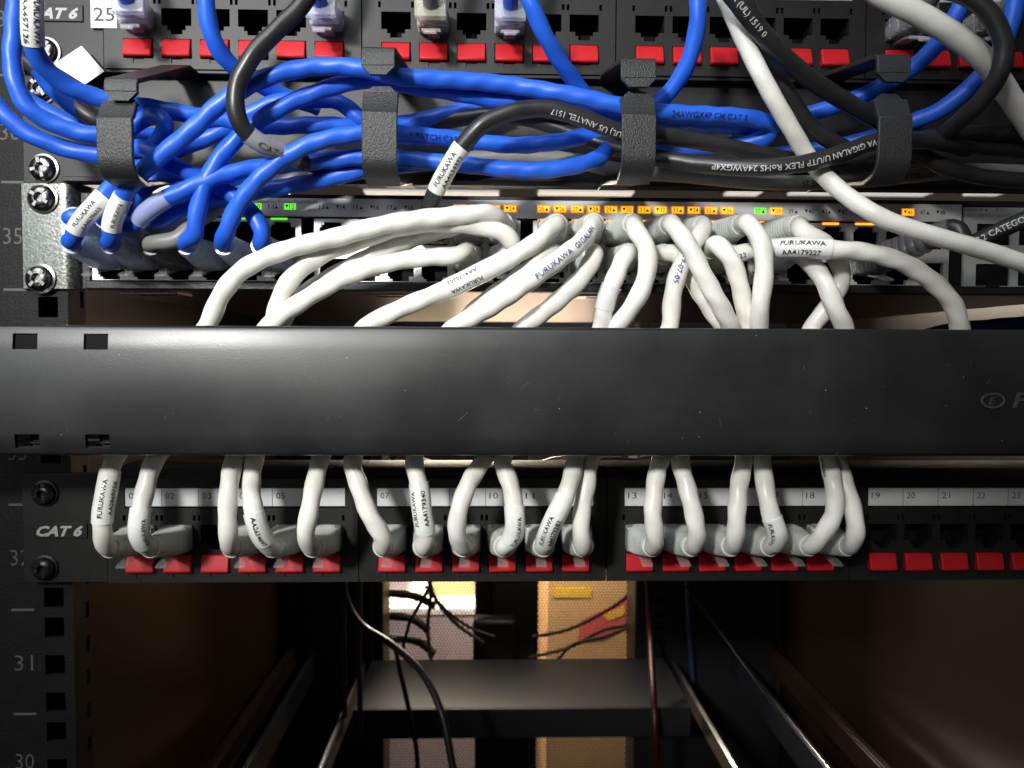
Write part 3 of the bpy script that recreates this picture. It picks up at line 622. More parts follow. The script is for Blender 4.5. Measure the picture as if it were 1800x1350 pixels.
xh = [xp(22, CY0, 600), xp(66, CY0, 600), xp(147, CY0, 600), xp(190, CY0, 600)]
xs = [-222] + xh + [-100, -40, 20, 80, 140, 200, 262]; mb = MB(); n = len(prof)
for x in xs: mb.v += [(x, y, z) for y, z in prof]
hzset = sorted(hz, reverse=True)
for i in range(len(xs) - 1):
    for k in range(n - 1):
        zmid = (prof[k][1] + prof[k + 1][1]) / 2; front = prof[k][0] < -57
        if i in (1, 3) and front and (hz[1] < zmid < hz[0] or hz[3] < zmid < hz[2]): continue
        mb.f.append((i * n + k, (i + 1) * n + k, (i + 1) * n + k + 1, i * n + k + 1))
cv = obj('cover', mb, M['cover'], cm, smooth=50); md = cv.modifiers.new('thickness', 'SOLIDIFY'); md.thickness = 1.6 * S; md.offset = -1; es_ = cv.modifiers.new('crease', 'EDGE_SPLIT'); es_.split_angle = math.radians(35)
for x in (xh[0], xh[2]):
    z = hz[3]; mb = MB(); mb.box(x + 1.0, x + 11, -55, -53.5, z - 3, z + 4.4); mb.box(x + 2, x + 9, -57, -55.05, z + 1.0, z + 1.6); obj('clip', mb, M['panel'], cm, bevel=0.15)
mb = MB(); mb.box(-222, 262, -2, -.3, ZBt - 1, ZT + 1); 
for x in (-215, 258): mb.box(x - 4, x + 4, -55, -2.05, -16, -10)
obj('base_plate', mb, M['dark'], cm)
# embossed mark and lettering on the cover
mb = MB(); q = P(1745, 704, -62.7); ex, ez = 4.3, 2.75; ring = []
for k in range(36):
    a = 2 * math.pi * k / 36; c, s_ = math.cos(a), math.sin(a)
    ring.append([(q.x + (ex + d) * c, y, q.z + (ez + d) * s_) for d, y in ((0, -62.3), (-.05, -63.0), (-.75, -63.0), (-.8, -62.3))])
mb.v = [p for r in ring for p in r]
for k in range(36):
    l = (k + 1) % 36
    for j in range(3): mb.f.append((4 * k + j, 4 * l + j, 4 * l + j + 1, 4 * k + j + 1))
tx = MB()
flat_text(tx, 'E', q.x - 1.35, -63.05, q.z - 1.35, 2.6, shear=.25, bold=.0, width=2.6); q2 = P(1780, 716, -62.7); flat_text(tx, 'FURUKAWA', q2.x, -63.05, q2.z, 5.2, shear=.25, bold=.03, width=46)
n = len(tx.v); v0 = list(tx.v); nf = list(tx.f); edges = {}
for f in nf:
    for a, b in zip(f, f[1:] + f[:1]): edges[tuple(sorted((a, b)))] = edges.get(tuple(sorted((a, b))), 0) + 1
o = len(mb.v); mb.v += v0 + [(x, -62.3, z) for x, y, z in v0]; mb.f += [tuple(o + i for i in f) for f in nf]
mb.f += [(o + a, o + b, o + n + b, o + n + a) for (a, b), c in edges.items() if c == 1]
obj('embossed_mark', mb, M['mark'], cv, smooth=30)
# fine scratches
rng = random.Random(3); mb = MB()
for k in range(46):
    x = rng.uniform(-150, 190); z = rng.uniform(ZBt + 4, ZT - 5); a = rng.choice([rng.gauss(1.3, .3), rng.uniform(0, 3.14)]); l = rng.uniform(.25, 1.6) if k > 8 else rng.uniform(2, 5); wd = rng.uniform(.03, .07)
    y = bow(z) - .03; d = Vector((math.cos(a), math.sin(a))) * l; e = Vector((-d.y, d.x)).normalized() * wd
    mb.quad(*[(x + p.x, bow(z + p.y) - .08, z + p.y) for p in (-e, d - e, d + e, e)])
obj('scratch', mb, M['scratch'], cv, smooth=0)['kind'] = 'stuff'

# ------------------------------------------------------------------ things deeper in the cabinet
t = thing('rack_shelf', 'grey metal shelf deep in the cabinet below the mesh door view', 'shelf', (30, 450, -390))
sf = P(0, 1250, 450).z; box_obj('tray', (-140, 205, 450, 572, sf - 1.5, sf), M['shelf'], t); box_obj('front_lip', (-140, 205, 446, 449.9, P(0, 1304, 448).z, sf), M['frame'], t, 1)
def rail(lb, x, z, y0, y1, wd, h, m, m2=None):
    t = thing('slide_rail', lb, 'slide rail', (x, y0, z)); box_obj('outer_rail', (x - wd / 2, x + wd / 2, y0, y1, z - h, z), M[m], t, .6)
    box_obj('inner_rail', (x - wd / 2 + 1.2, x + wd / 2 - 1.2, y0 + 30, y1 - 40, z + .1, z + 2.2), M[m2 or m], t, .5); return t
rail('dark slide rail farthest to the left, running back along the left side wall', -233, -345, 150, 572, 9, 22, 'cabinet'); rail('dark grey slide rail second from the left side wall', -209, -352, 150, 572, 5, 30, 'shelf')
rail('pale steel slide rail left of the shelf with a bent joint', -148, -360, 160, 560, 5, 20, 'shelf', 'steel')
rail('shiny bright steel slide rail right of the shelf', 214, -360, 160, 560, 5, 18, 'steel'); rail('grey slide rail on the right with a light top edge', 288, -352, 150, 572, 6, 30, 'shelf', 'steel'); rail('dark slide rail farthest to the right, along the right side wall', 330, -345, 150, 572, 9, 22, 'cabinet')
x0, x1, z0, z1 = pb(868, 960, 946, 1165, 700); t = thing('power_strip', 'black vertical power strip hanging before the mesh door', 'power strip', (x0, 690, z0)); box_obj('body', (x0, x1, 690, 730, z0, z1 + 60), M['frame'], t, 3)
x2, x3, z2, z3 = pb(832, 1082, 905, 1160, 680); box_obj('plug_block', (x2, x3, 660, 689, z2, z3), M['frame'], t, 5)
# paper tag and small things
q = [P(*p, -12) for p in ((94, 114), (144, 81), (184, 126), (150, 149))]; mb = MB(); mb.prism([(v.x, v.z) for v in q], -12.4, -12.0)
tag(obj('paper_tag', mb, M['paper'], bevel=0), 'blank white paper tag stuck slantwise beside the number sticker on the upper panel', 'paper tag')
# ================================================================== cables
V = Vector
def swp(col, row): return V((pxc[col], SY - 1, zp(411 if row == 0 else 459, SY)))
def lpp(i): return V((colx(i), PY - .5, zl(944)))
def end(p0, L, dx=0, dz=0, mat_='boot_milk', down=True, **k):
    p2 = p0 + V((dx, -L, dz)); return dict(p0=p0, p2=p2, mat=M[mat_], down=down, **k)
def stub(e, out=5.0, up=0.0):               # the cable inside its boot, from the port outwards
    p0, p2 = e['p0'], e['p2']; p1 = p0 + V((0, -9, 0)); q = lambda t: p0 * (1 - t) ** 2 + p1 * 2 * t * (1 - t) + p2 * t * t
    return [q(.3), q(.65), q(1.0) + (q(1.0) - q(.9)).normalized() * out * .3]
FK = 'FURUKAWA'
def two(a, b='', h=1.55, off=2.5, wd=13.5, s=1):
    r = [(a, .32 * s, h, off, wd)]
    if b: r.append((b, -.48 * s, h, off + 1.5, wd))
    return r

# ---- white cables: switch port -> behind the duct -> patch panel port
GW = 'white cables from the switch to the lower patch panel'
def white(label, sw_, tip, up, low, port, lt=(0, 0), sleeves=(), prints=(), beh=-33):
    e1 = end(swp(*sw_), -tip[2] - 4 if len(tip) > 2 else 24, *(tip[:2]), down=sw_[1] == 1)
    pts = stub(e1) + list(up)
    if port is not None:
        e2 = end(lpp(port), 25, lt[0], lt[1] + 2.6, down=True, w=11.6, h=10.8, r=4.5, drop=1.6, reach=17)
        a, b = up[-1], low[0]
        pts += [((a[0] * .7 + b[0] * .3), 640, beh), ((a[0] * .3 + b[0] * .7), 745, beh)] + list(low) + stub(e2)[::-1]
        return cable(label, pts, M['white_cable'], 3.35, .21, GW, sleeves, prints, (e1, e2))
    return cable(label, pts + list(low), M['white_cable'], 3.35, .21, GW, sleeves, prints, (e1,))
T = (0, 0, -28)
white('white cable bending down farthest to the left above the duct, topmost of its bundle', (11, 0), T,
      [(862, 376, -40), (800, 379, -44), (730, 386, -46), (660, 399, -46), (600, 415, -46), (540, 428, -46), (480, 447, -45), (425, 477, -43), (388, 520, -41), (362, 576, -38)],
      [(201, 806, -36), (190, 850, -40), (181, 900, -42), (181, 938, -41)], 0,
      sleeves=[dict(a=(177, 916), b=(192, 826), text=[(FK, .30, 1.6, 2.2, 12.5), ('AA2869758', -.62, 1.6, 2.9, 11.5)])])
white('white cable passing just under the topmost of the left bundle and curling to the duct', (11, 1), (2, 1, -28),
      [(903, 436, -34), (890, 414, -38), (830, 396, -40), (760, 392, -40), (690, 403, -40), (630, 423, -40), (580, 440, -40), (535, 468, -40), (505, 500, -39), (488, 540, -37), (481, 576, -35)],
      [(411, 806, -36), (403, 855, -44), (400, 905, -44), (402, 940, -42)], 3)
white('white cable lying lowest in the left bundle from amber port 22, bright near the duct', (10, 1), (0, 0, -30),
      [(800, 449, -36), (750, 452, -37), (690, 461, -38), (640, 474, -39), (580, 500, -40), (530, 530, -40), (495, 555, -38), (470, 577, -36)],
      [(274, 806, -36), (257, 855, -40), (246, 905, -43), (245, 940, -42)], 1, sleeves=[dict(a=(246, 958), b=(252, 896), text=[(FK, -.35, 1.6, 1.5, 10)])])
white('shaded white cable between the lower two of the left white bundle', (10, 0), (0, 0, -26),
      [(790, 401, -32), (740, 414, -33), (690, 434, -34), (640, 457, -34), (590, 482, -33), (545, 510, -31), (510, 540, -30), (492, 577, -28)],
      [(448, 806, -34), (440, 850, -39), (445, 895, -44), (457, 938, -42)], 4, beh=-26, sleeves=[dict(a=(443, 900), b=(462, 952), text=[('AA2654697', -.2, 1.6, 1.0, 10.5)])])
white('white cable with an upside-down printed sleeve slanting to the duct left of centre', (12, 0), (0, 0, -28),
      [(940, 428, -40), (890, 457, -43), (840, 482, -44), (790, 507, -44), (730, 532, -43), (680, 555, -40), (638, 578, -37)],
      [(564, 806, -36), (552, 855, -42), (542, 905, -45), (537, 940, -43)], 5,
      sleeves=[dict(a=(896, 453), b=(782, 510), text=[(FK, .45, 1.6, 12, 12.0), ('AA4170202', -.5, 1.5, 12.5, 11.5)])])
white('white cable with blue lettering slanting from port 27 down to the duct', (13, 0), (0, 0, -30),
      [(1022, 424, -44), (985, 454, -49), (940, 488, -51), (890, 522, -50), (840, 553, -45), (795, 579, -39)],
      [(620, 806, -36), (631, 855, -40), (650, 905, -42), (672, 942, -40)], 6, prints=[((944, 498), (1036, 405), 'FURUKAWA  GIGALAN', 2.0, M['blue_ink'], 0)])
white('white cable from port 26 mostly hidden behind the blue-lettered white cable', (12, 1), (0, 0, -26),
      [(955, 450, -36), (925, 478, -38), (880, 510, -37), (835, 545, -34), (808, 579, -30)],
      [(729, 806, -36), (737, 855, -41), (742, 900, -42), (748, 938, -40)], 7, beh=-26, sleeves=[dict(a=(748, 932), b=(737, 850), text=[('AA4179340', -.25, 1.7, 3.2, 11.8), (FK, .75, 1.6, 3.6, 11.5)])], prints=[((985, 432), (955, 455), 'GIGALAN', 1.7, M['blue_ink'], .3)])
white('slim shaded white cable from port 28 slanting to the duct beside the blue-lettered one', (13, 1), (0, 0, -29),
      [(1044, 450, -37), (1024, 486, -40), (985, 525, -40), (945, 557, -37), (915, 580, -34)],
      [(851, 806, -36), (824, 850, -43), (806, 900, -45), (803, 938, -43)], 8)
white('white cable with a clear sleeve dropping from port 30 almost straight to the duct', (14, 1), (0, 0, -29),
      [(1098, 452, -37), (1083, 486, -40), (1068, 520, -40), (1060, 552, -38), (1055, 581, -35)],
      [(883, 806, -36), (897, 850, -41), (905, 900, -43), (903, 940, -41)], 9, sleeves=[dict(a=(1076, 500), b=(1062, 540), mat=M['sleeve_clear']), dict(a=(902, 956), b=(905, 890), text=[(FK, -.4, 1.6, 1.6, 9.8)])])
white('bright white cable from port 29 bowing to the right and back to the duct', (14, 0), (1, 0, -30),
      [(1118, 404, -42), (1136, 432, -46), (1138, 470, -47), (1126, 512, -46), (1104, 550, -42), (1082, 581, -37)],
      [(1012, 806, -37), (1005, 840, -43), (985, 890, -47), (966, 930, -44)], 10,
      sleeves=[dict(a=(955, 950), b=(992, 876), text=[(FK, .3, 1.7, 2.4, 12.2), ('AA4179282', -.5, 1.7, 2.8, 11.5)])])
white('white cable with blue date digits curving left and down to the duct', (16, 0), (1, 0, -26),
      [(1230, 412, -34), (1212, 440, -36), (1193, 478, -38), (1182, 522, -38), (1176, 581, -35)],
      [(1038, 806, -34), (1032, 850, -39), (1022, 900, -40), (1021, 940, -39)], 11, prints=[((1198, 455), (1177, 580), '19-07-05', 2.0, M['blue_ink'], 0)])
white('shaded white cable from port 32 passing under two others before the duct', (15, 1), (0, 0, -28),
      [(1188, 444, -31), (1208, 476, -31), (1235, 520, -32), (1258, 555, -32), (1272, 581, -30)],
      [(1163, 806, -36), (1152, 855, -40), (1147, 905, -42), (1151, 940, -41)], 12)
white('thick bright white cable from port 31 slanting right across the others', (15, 0), (1, 0, -30),
      [(1184, 398, -42), (1206, 426, -46), (1230, 470, -47), (1254, 515, -46), (1272, 550, -43), (1284, 581, -39)],
      [(1196, 806, -36), (1207, 855, -42), (1220, 905, -44), (1225, 940, -42)], 13)
white('white cable from port 34 curving down on the left of the straight bright one', (16, 1), (3, 2, -30),
      [(1262, 430, -39), (1284, 456, -41), (1300, 500, -40), (1310, 545, -38), (1316, 581, -35)],
      [(1308, 806, -36), (1299, 855, -40), (1295, 905, -42), (1293, 940, -41)], 14)
white('overexposed white cable from port 35 falling nearly straight to the duct', (17, 0), (1, 0, -30),
      [(1316, 394, -42), (1336, 422, -46), (1343, 460, -47), (1340, 510, -46), (1335, 550, -43), (1336, 581, -39)],
      [(1339, 806, -36), (1345, 855, -41), (1355, 905, -43), (1366, 938, -42)], 15, sleeves=[dict(a=(1352, 910), b=(1366, 955), text=[(FK, -.4, 1.6, 1.0, 9)])])
white('white cable from port 37 bowing right then crossing back to the left at the duct', (18, 0), (2, 0, -30),
      [(1408, 404, -40), (1442, 422, -40), (1468, 452, -37), (1480, 484, -34), (1470, 516, -33), (1450, 548, -33), (1424, 582, -31)],
      [(1456, 806, -36), (1465, 850, -42), (1467, 900, -43), (1451, 932, -42)], 16, prints=[((1440, 812), (1452, 870), 'GIGALAN', 1.4, M['ink'], -.7)])
white('white cable from port 38 falling in front of the crossing one at the duct', (18, 1), (1, 1, -28),
      [(1412, 452, -34), (1438, 478, -40), (1458, 515, -43), (1474, 552, -42), (1487, 582, -38)],
      [(1473, 806, -34), (1485, 850, -38), (1499, 900, -41), (1504, 938, -41)], 17)
white('white cable with a black printed sleeve arching to the far right of the duct', (17, 1), (0, 0, -26),
      [(1325, 440, -31), (1360, 437, -38), (1400, 435, -44), (1460, 438, -48), (1530, 446, -48), (1592, 464, -48), (1645, 500, -47), (1678, 540, -45), (1689, 584, -40)],
      [(1712, 640, -34), (1790, 690, -30), (1900, 700, -30)], None,
      sleeves=[dict(a=(1354, 437), b=(1460, 439), text=[(FK, .5, 1.7, 5.6, 13.5), ('AA4179227', -.42, 1.9, 6.0, 12.0)])], prints=[((1300, 441), (1325, 440), '22 -', 1.8, M['blue_ink'], -.2)])

# ---- long white cables on the right
cable('long white cable falling from the top edge across the right half to the right edge', [(1262, -30, -46), (1282, 12, -48), (1310, 75, -52), (1350, 155, -54), (1390, 225, -50), (1428, 286, -45), (1478, 336, -51), (1520, 366, -57), (1562, 388, -60), (1650, 417, -62), (1730, 440, -62), (1830, 474, -62)], M['white_cable'], 3.1, .06)
cable('thick white cable across the top right corner behind the dark cable', [(1500, -45, -56), (1552, -6, -58), (1610, 22, -60), (1680, 64, -60), (1735, 112, -57), (1772, 165, -50), (1822, 240, -42)], M['white_cable'], 3.9, .05)

# ---- blue cables
GB = 'blue cables around the upper cable manager'
def blue(label, pts, **k): return cable(label, pts, M['blue_cable'], 3.05, k.pop('wave', .17), GB, **k)
def be(col, row, dx=0, dz=2.0, L=28): return end(swp(col, row), L, dx, dz if row else 0, 'boot_clear', row == 1, r=4.5, w=11.4, h=9.8)
e = be(1, 1); blue('blue cable with the right one of two white printed sleeves, arching to the right', stub(e) + [(197, 418, -40), (196, 396, -43), (214, 350, -46), (232, 322, -48), (272, 283, -49), (335, 230, -50), (400, 174, -50), (470, 135, -49), (560, 117, -47), (640, 121, -47), (700, 135, -45), (800, 141, -42), (900, 150, -40), (1000, 166, -42), (1092, 187, -42), (1160, 197, -42), (1250, 202, -41), (1330, 210, -39), (1366, 224, -36), (1345, 243, -32), (1290, 254, -28), (1200, 262, -22), (1100, 262, -16)], ends=(e,),
    sleeves=[dict(a=(190, 404), b=(216, 346), text=[(FK, -.1, 1.5, 2.0, 9.5), ('AA4634', -.95, 1.5, 8, 5)])], prints=[((1176, 207), (1345, 214), '24AWGX4P CM CAT 5', 2.0, M['navy_ink'], 0)])
e = be(0, 1); blue('blue cable with the left one of two white printed sleeves above its clear boot', stub(e) + [(127, 422, -40), (138, 396, -43), (182, 345, -44), (202, 325, -42), (230, 303, -38), (275, 277, -33), (330, 256, -30), (370, 238, -29), (410, 221, -28), (452, 194, -28), (495, 178, -28), (545, 176, -28), (586, 176, -28), (615, 192, -27), (640, 214, -26), (680, 220, -22), (740, 211, -20), (820, 192, -18), (880, 184, -14)], ends=(e,),
    sleeves=[dict(a=(131, 404), b=(184, 343), text=[(FK, .35, 1.5, 2.6, 11.0), ('AA4579652', -.5, 1.5, 3.0, 10)])])
e = be(3, 1); blue('blue cable rising steeply and arching through the second finger under the top arc', stub(e) + [(342, 412, -40), (344, 384, -42), (358, 330, -43), (382, 284, -43), (425, 236, -42), (470, 203, -41), (530, 172, -40), (600, 148, -39), (668, 139, -39), (720, 151, -37), (800, 163, -35), (900, 180, -33), (1000, 192, -33), (1090, 202, -33), (1160, 214, -33), (1250, 219, -32), (1330, 224, -28), (1350, 236, -24)], ends=(e,))
e = be(4, 1); e2 = be(1, 0, -2); blue('blue cable looping right of the second finger and back to the left ports', stub(e) + [(400, 404, -40), (410, 375, -42), (438, 332, -44), (480, 292, -45), (540, 256, -45), (600, 239, -44), (668, 233, -42), (730, 238, -38), (820, 246, -34), (910, 256, -32), (990, 248, -30), (1040, 238, -28), (1068, 248, -28), (1060, 272, -32), (1020, 289, -36), (950, 299, -38), (880, 296, -38), (800, 288, -37), (730, 281, -36), (668, 275, -36), (600, 279, -36), (540, 285, -36), (490, 290, -37), (440, 297, -39), (390, 309, -42), (340, 327, -44), (290, 350, -44), (254, 376, -42), (236, 396, -36)] + stub(e2)[::-1], ends=(e, e2),
    sleeves=[dict(a=(296, 346), b=(236, 378), mat=M['sleeve_clear'])], prints=[((716, 239), (850, 250), 'E PATCH CABLE 4P', 2.1, M['navy_ink'], 0)])
e = be(5, 1); blue('blue cable crossing from the left edge down to the plug beside the printed grey strip', [(-40, 140, -48), (0, 192, -46), (40, 229, -44), (100, 257, -41), (160, 271, -39), (205, 270, -38), (245, 259, -40), (290, 281, -42), (325, 301, -40), (370, 322, -37), (415, 347, -35), (448, 380, -36), (462, 410, -36)] + stub(e)[::-1], ends=(e,))
e = be(0, 0); blue('blue cable from the top left corner making a small loop right of the first finger', [(32, -30, -50), (24, 50, -52), (22, 120, -52), (48, 188, -50), (100, 221, -46), (160, 236, -43), (210, 234, -41), (245, 214, -40), (268, 204, -41), (290, 214, -42), (286, 238, -40), (262, 268, -36), (240, 300, -32), (190, 345, -30), (160, 380, -30)] + stub(e)[::-1], ends=(e,))
blue('blue cable with a white printed sleeve hanging from the top left corner', [(58, -30, -66), (57, 40, -66), (62, 92, -62), (84, 124, -57), (120, 152, -52), (160, 168, -48), (208, 180, -44), (262, 189, -38), (330, 201, -34), (400, 213, -30), (470, 222, -29), (560, 219, -28), (640, 226, -24), (700, 240, -18), (800, 244, -12), (860, 246, -8)],
     sleeves=[dict(a=(57, -10), b=(58, 76), text=[(FK, .35, 1.9, 2.0, 12.5), ('AA457126', -.6, 1.7, 2.5, 12.0)])])
e = be(2, 0); blue('blue cable low at the left, running level under the others to the second finger', stub(e) + [(282, 388, -36), (305, 372, -36), (345, 357, -34), (400, 347, -28), (450, 337, -25), (510, 326, -26), (560, 317, -29), (610, 306, -31), (655, 296, -29), (700, 289, -24), (760, 285, -16)], ends=(e,))
blue('short blue cable end behind the right printed sleeve', [(228, 398, -18), (234, 364, -32), (256, 327, -34), (310, 305, -31), (355, 311, -27), (420, 326, -20), (470, 335, -14)])
blue('dim blue cable behind the white paper tag going down to the first finger', [(66, 120, -34), (95, 158, -30), (130, 188, -27), (172, 215, -24), (225, 236, -20), (290, 240, -14)])
blue('dim blue cable lowest behind the upper left screw', [(30, 160, -24), (70, 190, -22), (120, 212, -20), (172, 228, -18), (240, 238, -14)])
blue('blue cable hanging from the top edge left of the hanging black cable', [(362, -30, -50), (365, 30, -48), (380, 82, -44), (408, 116, -38), (440, 140, -32), (500, 168, -22), (560, 190, -14)])
blue('blue cable slanting down from the top edge right of the grey-clear plug', [(915, -40, -50), (934, 10, -49), (958, 62, -45), (988, 112, -38), (1020, 156, -30), (1060, 205, -22), (1085, 245, -16)])
blue('blue cable hanging from the top edge right of the third finger', [(1226, -30, -50), (1226, 40, -47), (1212, 104, -42), (1184, 152, -37), (1150, 186, -33), (1095, 225, -22), (1060, 250, -14)])
blue('blue cable running from the top right down left behind the fourth upper finger', [(1706, -30, -50), (1682, 25, -48), (1650, 75, -43), (1602, 120, -36), (1552, 150, -30), (1492, 178, -25), (1430, 198, -22), (1370, 212, -18), (1280, 222, -12)], wave=.06)
blue('blue cable at the right edge curving down left to the lower fourth finger', [(1790, -30, -54), (1776, 45, -52), (1746, 108, -47), (1692, 164, -41), (1645, 198, -37), (1602, 214, -34), (1545, 238, -27), (1470, 258, -20), (1400, 268, -15), (1330, 276, -10)], wave=.05)

# ---- black cables
def black(label, pts, r=3.05, **k): return cable(label, pts, M['black_cable'], r, k.pop('wave', .08), 'black cables around the upper cable manager', **k)
black('black cable hanging from the top edge in a curve with a clear printed sleeve below', [(560, -40, -54), (530, 10, -55), (488, 52, -56), (444, 98, -57), (417, 150, -57), (414, 192, -57), (428, 228, -55), (455, 250, -52), (490, 267, -46), (540, 287, -36), (590, 296, -22), (650, 300, -14)],
      sleeves=[dict(a=(438, 240), b=(518, 280), mat=M['sleeve_clear'], ink=M['grey_ink'], text=[('CAT.6', -.1, 2.2, 3, 9)])])
e = end(swp(9, 0), 24, 0, 1, 'clear', False); black('black cable with a white printed sleeve standing up between ports 18 and 20', stub(e) + [(752, 378, -38), (762, 345, -43), (786, 299, -48), (812, 258, -51), (846, 221, -53), (900, 197, -53), (960, 191, -52), (1020, 206, -51), (1092, 233, -48), (1160, 238, -44), (1250, 252, -41), (1340, 271, -37), (1420, 284, -32), (1500, 275, -32), (1570, 255, -36), (1640, 241, -38), (1720, 234, -38), (1830, 234, -38)], ends=(e,),
      sleeves=[dict(a=(766, 333), b=(812, 258), text=[(FK, .3, 1.75, 2.5, 13.0), ('AA4634373', -.55, 1.7, 3, 12.5)])], prints=[((1090, 238), (905, 205), '(UL) US ANATEL 1517', 2.0, M['white_ink'], .25)])
black('black cable with white upside-down print running low between the third and fourth fingers', [(680, 230, -12), (740, 222, -16), (810, 208, -19), (880, 202, -22), (950, 214, -24), (1020, 240, -26), (1092, 264, -32), (1160, 278, -40), (1250, 291, -46), (1350, 294, -52), (1420, 286, -53), (1480, 269, -52), (1540, 249, -50), (1600, 246, -44), (1700, 255, -36), (1830, 268, -32)],
      prints=[((1575, 246), (1130, 270), 'FURUKAWA GIGALAN U/UTP FLEX RoHS 24AWGX4P', 2.1, M['white_ink'], .1)])
black('black cable with white print falling from the top edge to the fourth finger', [(1258, -45, -62), (1290, -6, -62), (1322, 36, -60), (1362, 84, -56), (1412, 130, -50), (1468, 168, -44), (1535, 206, -36), (1600, 234, -26), (1700, 262, -16)], r=3.3,
      prints=[((1290, -5), (1372, 98), 'R (UL) 1519 0', 2.0, M['white_ink'], .1)])
black('shorter black cable curving down just right of the long white cable', [(1300, -40, -40), (1322, 30, -42), (1350, 95, -42), (1382, 160, -41), (1422, 218, -38), (1475, 256, -34), (1545, 274, -26), (1620, 280, -18)])
black('dark cable arcing at the top right corner before the thick white cable', [(1620, -20, -62), (1690, -12, -68), (1738, 22, -70), (1764, 76, -70), (1758, 126, -68), (1724, 178, -60), (1690, 210, -50), (1650, 240, -38), (1600, 262, -28)])
black('black cable sinking from the fourth finger to the right edge', [(1500, 252, -18), (1560, 256, -24), (1610, 268, -29), (1652, 290, -31), (1702, 306, -31), (1760, 315, -31), (1830, 318, -31)])
e = end(swp(21, 1), 34, 15.5, 9, 'boot_smoke', True, r=4.6, h=11); e['lm'] = M['clear']
black('black printed cable with smoky ribbed boot at the right end of the switch', stub(e) + [(1700, 428, -41), (1745, 410, -43), (1800, 386, -46), (1860, 358, -50)], ends=(e,), prints=[((1703, 427), (1815, 380), '-C.2 CATEGORY', 2.3, M['white_ink'], .1)])
cable('black cable with a white sleeve behind the blue cables left of the first finger', [(30, 96, -20), (70, 128, -23), (115, 170, -26), (172, 214, -26), (230, 236, -18), (300, 246, -12)], M['black_cable'], 2.9, .05, None, sleeves=[dict(a=(72, 130), b=(116, 171), mat=M['paper'])])
e = end(swp(2, 1), 26, 0, 2, 'boot_smoke', True, r=4.6)
cable('grey printed cable lying along the bottom of the upper manager from a smoky boot', stub(e) + [(312, 420, -34), (340, 394, -32), (378, 366, -27), (420, 340, -22), (490, 321, -18), (560, 305, -16), (640, 291, -15), (760, 287, -12), (880, 274, -11), (1000, 281, -12), (1090, 300, -13), (1200, 308, -13), (1350, 321, -13), (1500, 318, -12), (1600, 309, -11), (1700, 301, -11), (1830, 304, -11)], M['grey_cable'], 3.0, .05, None, ends=(e,),
      prints=[((1640, 306), (930, 279), 'VERIFIED TO TIA-568-C.2 CATEGORY 5E 21', 2.1, M['ink'], .1)])

# ---- cables plugged in the upper panel, leaving upwards
def upp(i): return V((colx(i) + 1.9, PY - .5, zl(943) + 206.2))
def clear_plug(root, p0, tint, lean=0):
    mb = MB(); x, y, z = p0; b = 5.7
    mb.box(x - b, x + b, y - 9, y + 6, z - 3.9, z + 3.9); mb.box(x - b + .5, x + b - .5, y - 14, y - 9.05, z - 3.4, z + 4.2); mb.box(x - b - .25, x + b + .25, y - 17.5, y - 14.05, z - 4.3, z + 4.6)
    for k in range(4): mb.box(x - b - .2, x + b + .2, y - 3.2 - 1.7 * k, y - 2.5 - 1.7 * k, z - 4.1, z + 4.1)
    mb.v = [(a + max(0, y - b_) * lean, b_, c) for a, b_, c in mb.v]; obj('plug', mb, M[tint], root, bevel=0.35); mb = MB(); mb.box(x - 4.4, x + 4.4, y - 8, y + 4, z - 2.2, z + 2.2); obj('wire_core', mb, M['wires'], root)
    mb = MB(); mb.strap([(y + 4, z - 4.2), (y - 7, z - 5.2), (y - 13, z - 6.8), (y - 18, z - 9.4), (y - 19.5, z - 10.8)], x - 2.4, x + 2.4, 1.0); mb.strap([(y - 13.6, z - 7.2), (y - 14.4, z - 7.6)], x - 3.6, x + 3.6, 1.2); mb.v = [(a + max(0, y - b_) * lean, b_, c) for a, b_, c in mb.v]; obj('latch_tab', mb, M['clear_blue' if tint == 'clear' else tint], root, bevel=0.25)
for i, mcab, tint, lb, dx in ((0, 'blue_cable', 'clear_blue', 'tilted clear plug beside the number sticker in the upper panel', -2), (5, 'blue_cable', 'clear_blue', 'clear plug left of the second upper finger in the upper panel', 0), (7, 'grey_cable', 'clear_yellow', 'yellowish grey clear plug right of the second upper finger', 0), (9, 'blue_cable', 'clear_blue', 'bluish clear plug half behind a blue cable in the upper panel', 0), (18, 'grey_cable', 'clear', 'shiny clear plug under the thick white cable in the upper panel', 0), (20, 'grey_cable', 'clear', 'clear plug at the top right corner of the upper panel', 0)):
    p0 = upp(i); W_ = [p0 + V((0, -8, 0)), p0 + V((4 if i == 0 else 0, -18, 1)), p0 + V((dx + (5 if i == 0 else 0), -30, 8)), p0 + V((dx * 1.5, -38, 24)), p0 + V((dx * 2, -40, 60))]
    clear_plug(cable('cable with ' + lb, W_, M[mcab], 2.9, .05), p0, tint, .24 if i == 0 else 0)

# ---- loose bundle seen between the duct and the lower panel
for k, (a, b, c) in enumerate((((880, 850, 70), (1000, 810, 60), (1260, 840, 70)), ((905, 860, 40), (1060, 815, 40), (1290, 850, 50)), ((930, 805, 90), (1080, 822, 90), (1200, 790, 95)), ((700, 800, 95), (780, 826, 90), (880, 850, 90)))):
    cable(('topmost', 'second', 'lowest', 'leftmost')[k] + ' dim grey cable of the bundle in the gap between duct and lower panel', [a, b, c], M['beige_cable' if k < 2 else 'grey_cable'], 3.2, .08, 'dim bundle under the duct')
cable('dark navy cable just above the right end of the duct', [(1560, 612, 60), (1660, 583, 50), (1740, 574, 45), (1840, 566, 40)], M['navy_cable'], 3.6, .1)

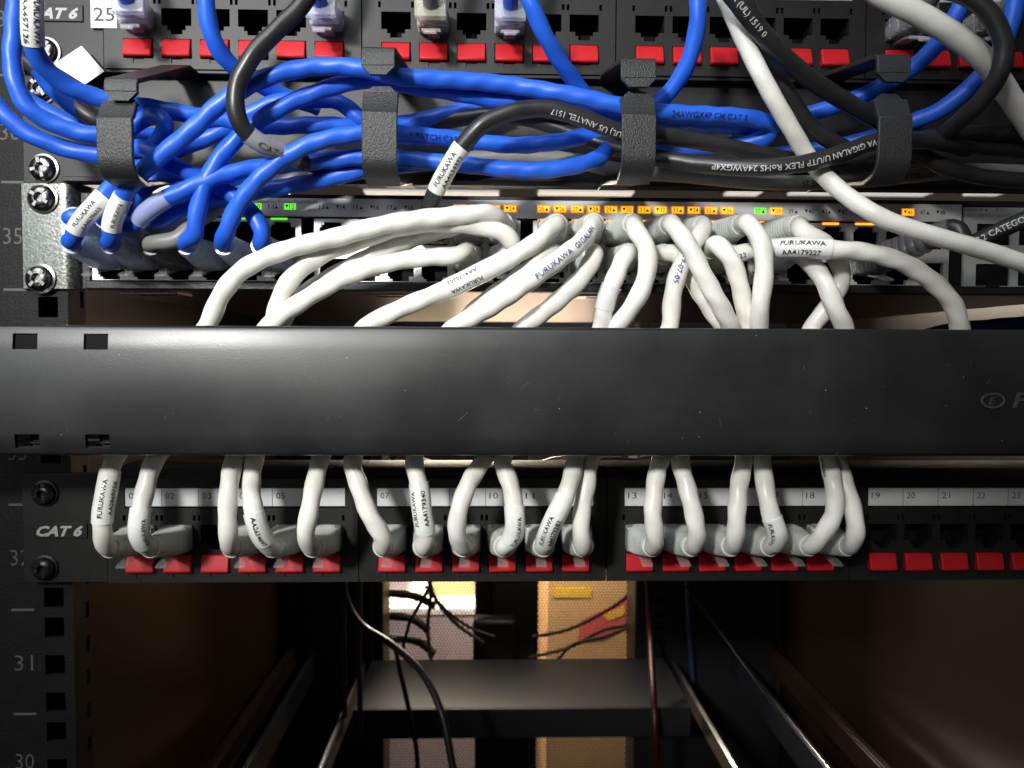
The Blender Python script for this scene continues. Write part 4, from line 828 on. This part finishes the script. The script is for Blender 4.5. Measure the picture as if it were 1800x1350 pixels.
# ---- cables hanging deep in the cabinet
GD = 'dark cables hanging deep in the cabinet'
def deep(label, pts, r=2.6, m='black_cable'): return cable(label, pts, M[m], r, .05, GD)
deep('thick black cable sweeping down from the left over the grey shelf', [(600, 960, 400), (608, 1050, 395), (632, 1094, 385), (690, 1134, 360), (740, 1180, 340), (775, 1250, 320), (800, 1370, 300)], 3.2)
deep('thin black cable hanging down over the left part of the shelf', [(692, 1120, 440), (700, 1165, 436), (715, 1230, 430), (731, 1310, 425), (736, 1380, 420)], 2.4)
deep('thin black wire slanting left across the bright mesh', [(775, 980, 640), (750, 1040, 640), (722, 1090, 640), (706, 1150, 640)], 2.2)
deep('thin black wire hanging straight across the bright mesh', [(752, 980, 620), (757, 1050, 620), (752, 1100, 620), (757, 1160, 600)], 2.4)
deep('thin black wire slanting right across the bright mesh', [(742, 980, 650), (765, 1050, 650), (800, 1095, 650), (850, 1130, 640)], 2.4)
deep('second thin black wire slanting right lower across the bright mesh', [(748, 1030, 655), (790, 1078, 655), (830, 1105, 655), (870, 1120, 650)], 2.0)
deep('upper thick black cable poking over the mesh from the left post', [(610, 1046, 660), (690, 1043, 660), (735, 1050, 660), (765, 1066, 655)], 5.0)
deep('middle thick black cable poking over the mesh from the left post', [(610, 1088, 660), (690, 1083, 660), (728, 1090, 660), (755, 1110, 655)], 5.0)
deep('lower thick black cable poking over the mesh from the left post', [(610, 1122, 660), (690, 1122, 660), (735, 1128, 660), (765, 1150, 655)], 5.0)
deep('upper dark wire sagging across the tan box', [(935, 1120, 650), (1000, 1106, 650), (1060, 1077, 650), (1100, 1050, 650), (1125, 1020, 650)], 2.2)
deep('lower dark wire sagging across the tan box', [(930, 1156, 650), (1000, 1138, 650), (1060, 1108, 650), (1100, 1099, 650), (1135, 1080, 645)], 2.2)
deep('short dark wire forking off under the tan box label', [(975, 1165, 645), (1010, 1132, 645), (1060, 1120, 645), (1115, 1098, 645)], 2.0)
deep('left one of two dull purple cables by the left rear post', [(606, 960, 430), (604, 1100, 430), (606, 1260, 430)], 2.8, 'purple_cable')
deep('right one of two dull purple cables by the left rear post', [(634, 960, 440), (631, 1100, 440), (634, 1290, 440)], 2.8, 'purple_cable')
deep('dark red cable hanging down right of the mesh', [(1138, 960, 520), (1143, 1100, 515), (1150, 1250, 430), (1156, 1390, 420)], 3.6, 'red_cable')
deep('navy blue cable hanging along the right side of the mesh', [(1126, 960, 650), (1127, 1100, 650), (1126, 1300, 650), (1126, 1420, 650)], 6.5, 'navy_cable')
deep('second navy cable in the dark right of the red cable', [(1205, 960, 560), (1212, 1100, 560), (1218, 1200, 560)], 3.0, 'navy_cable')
deep('thin dark wire slanting down in the dark right of the shelf', [(1180, 1000, 380), (1250, 1090, 360), (1330, 1200, 330), (1400, 1300, 310)], .8)
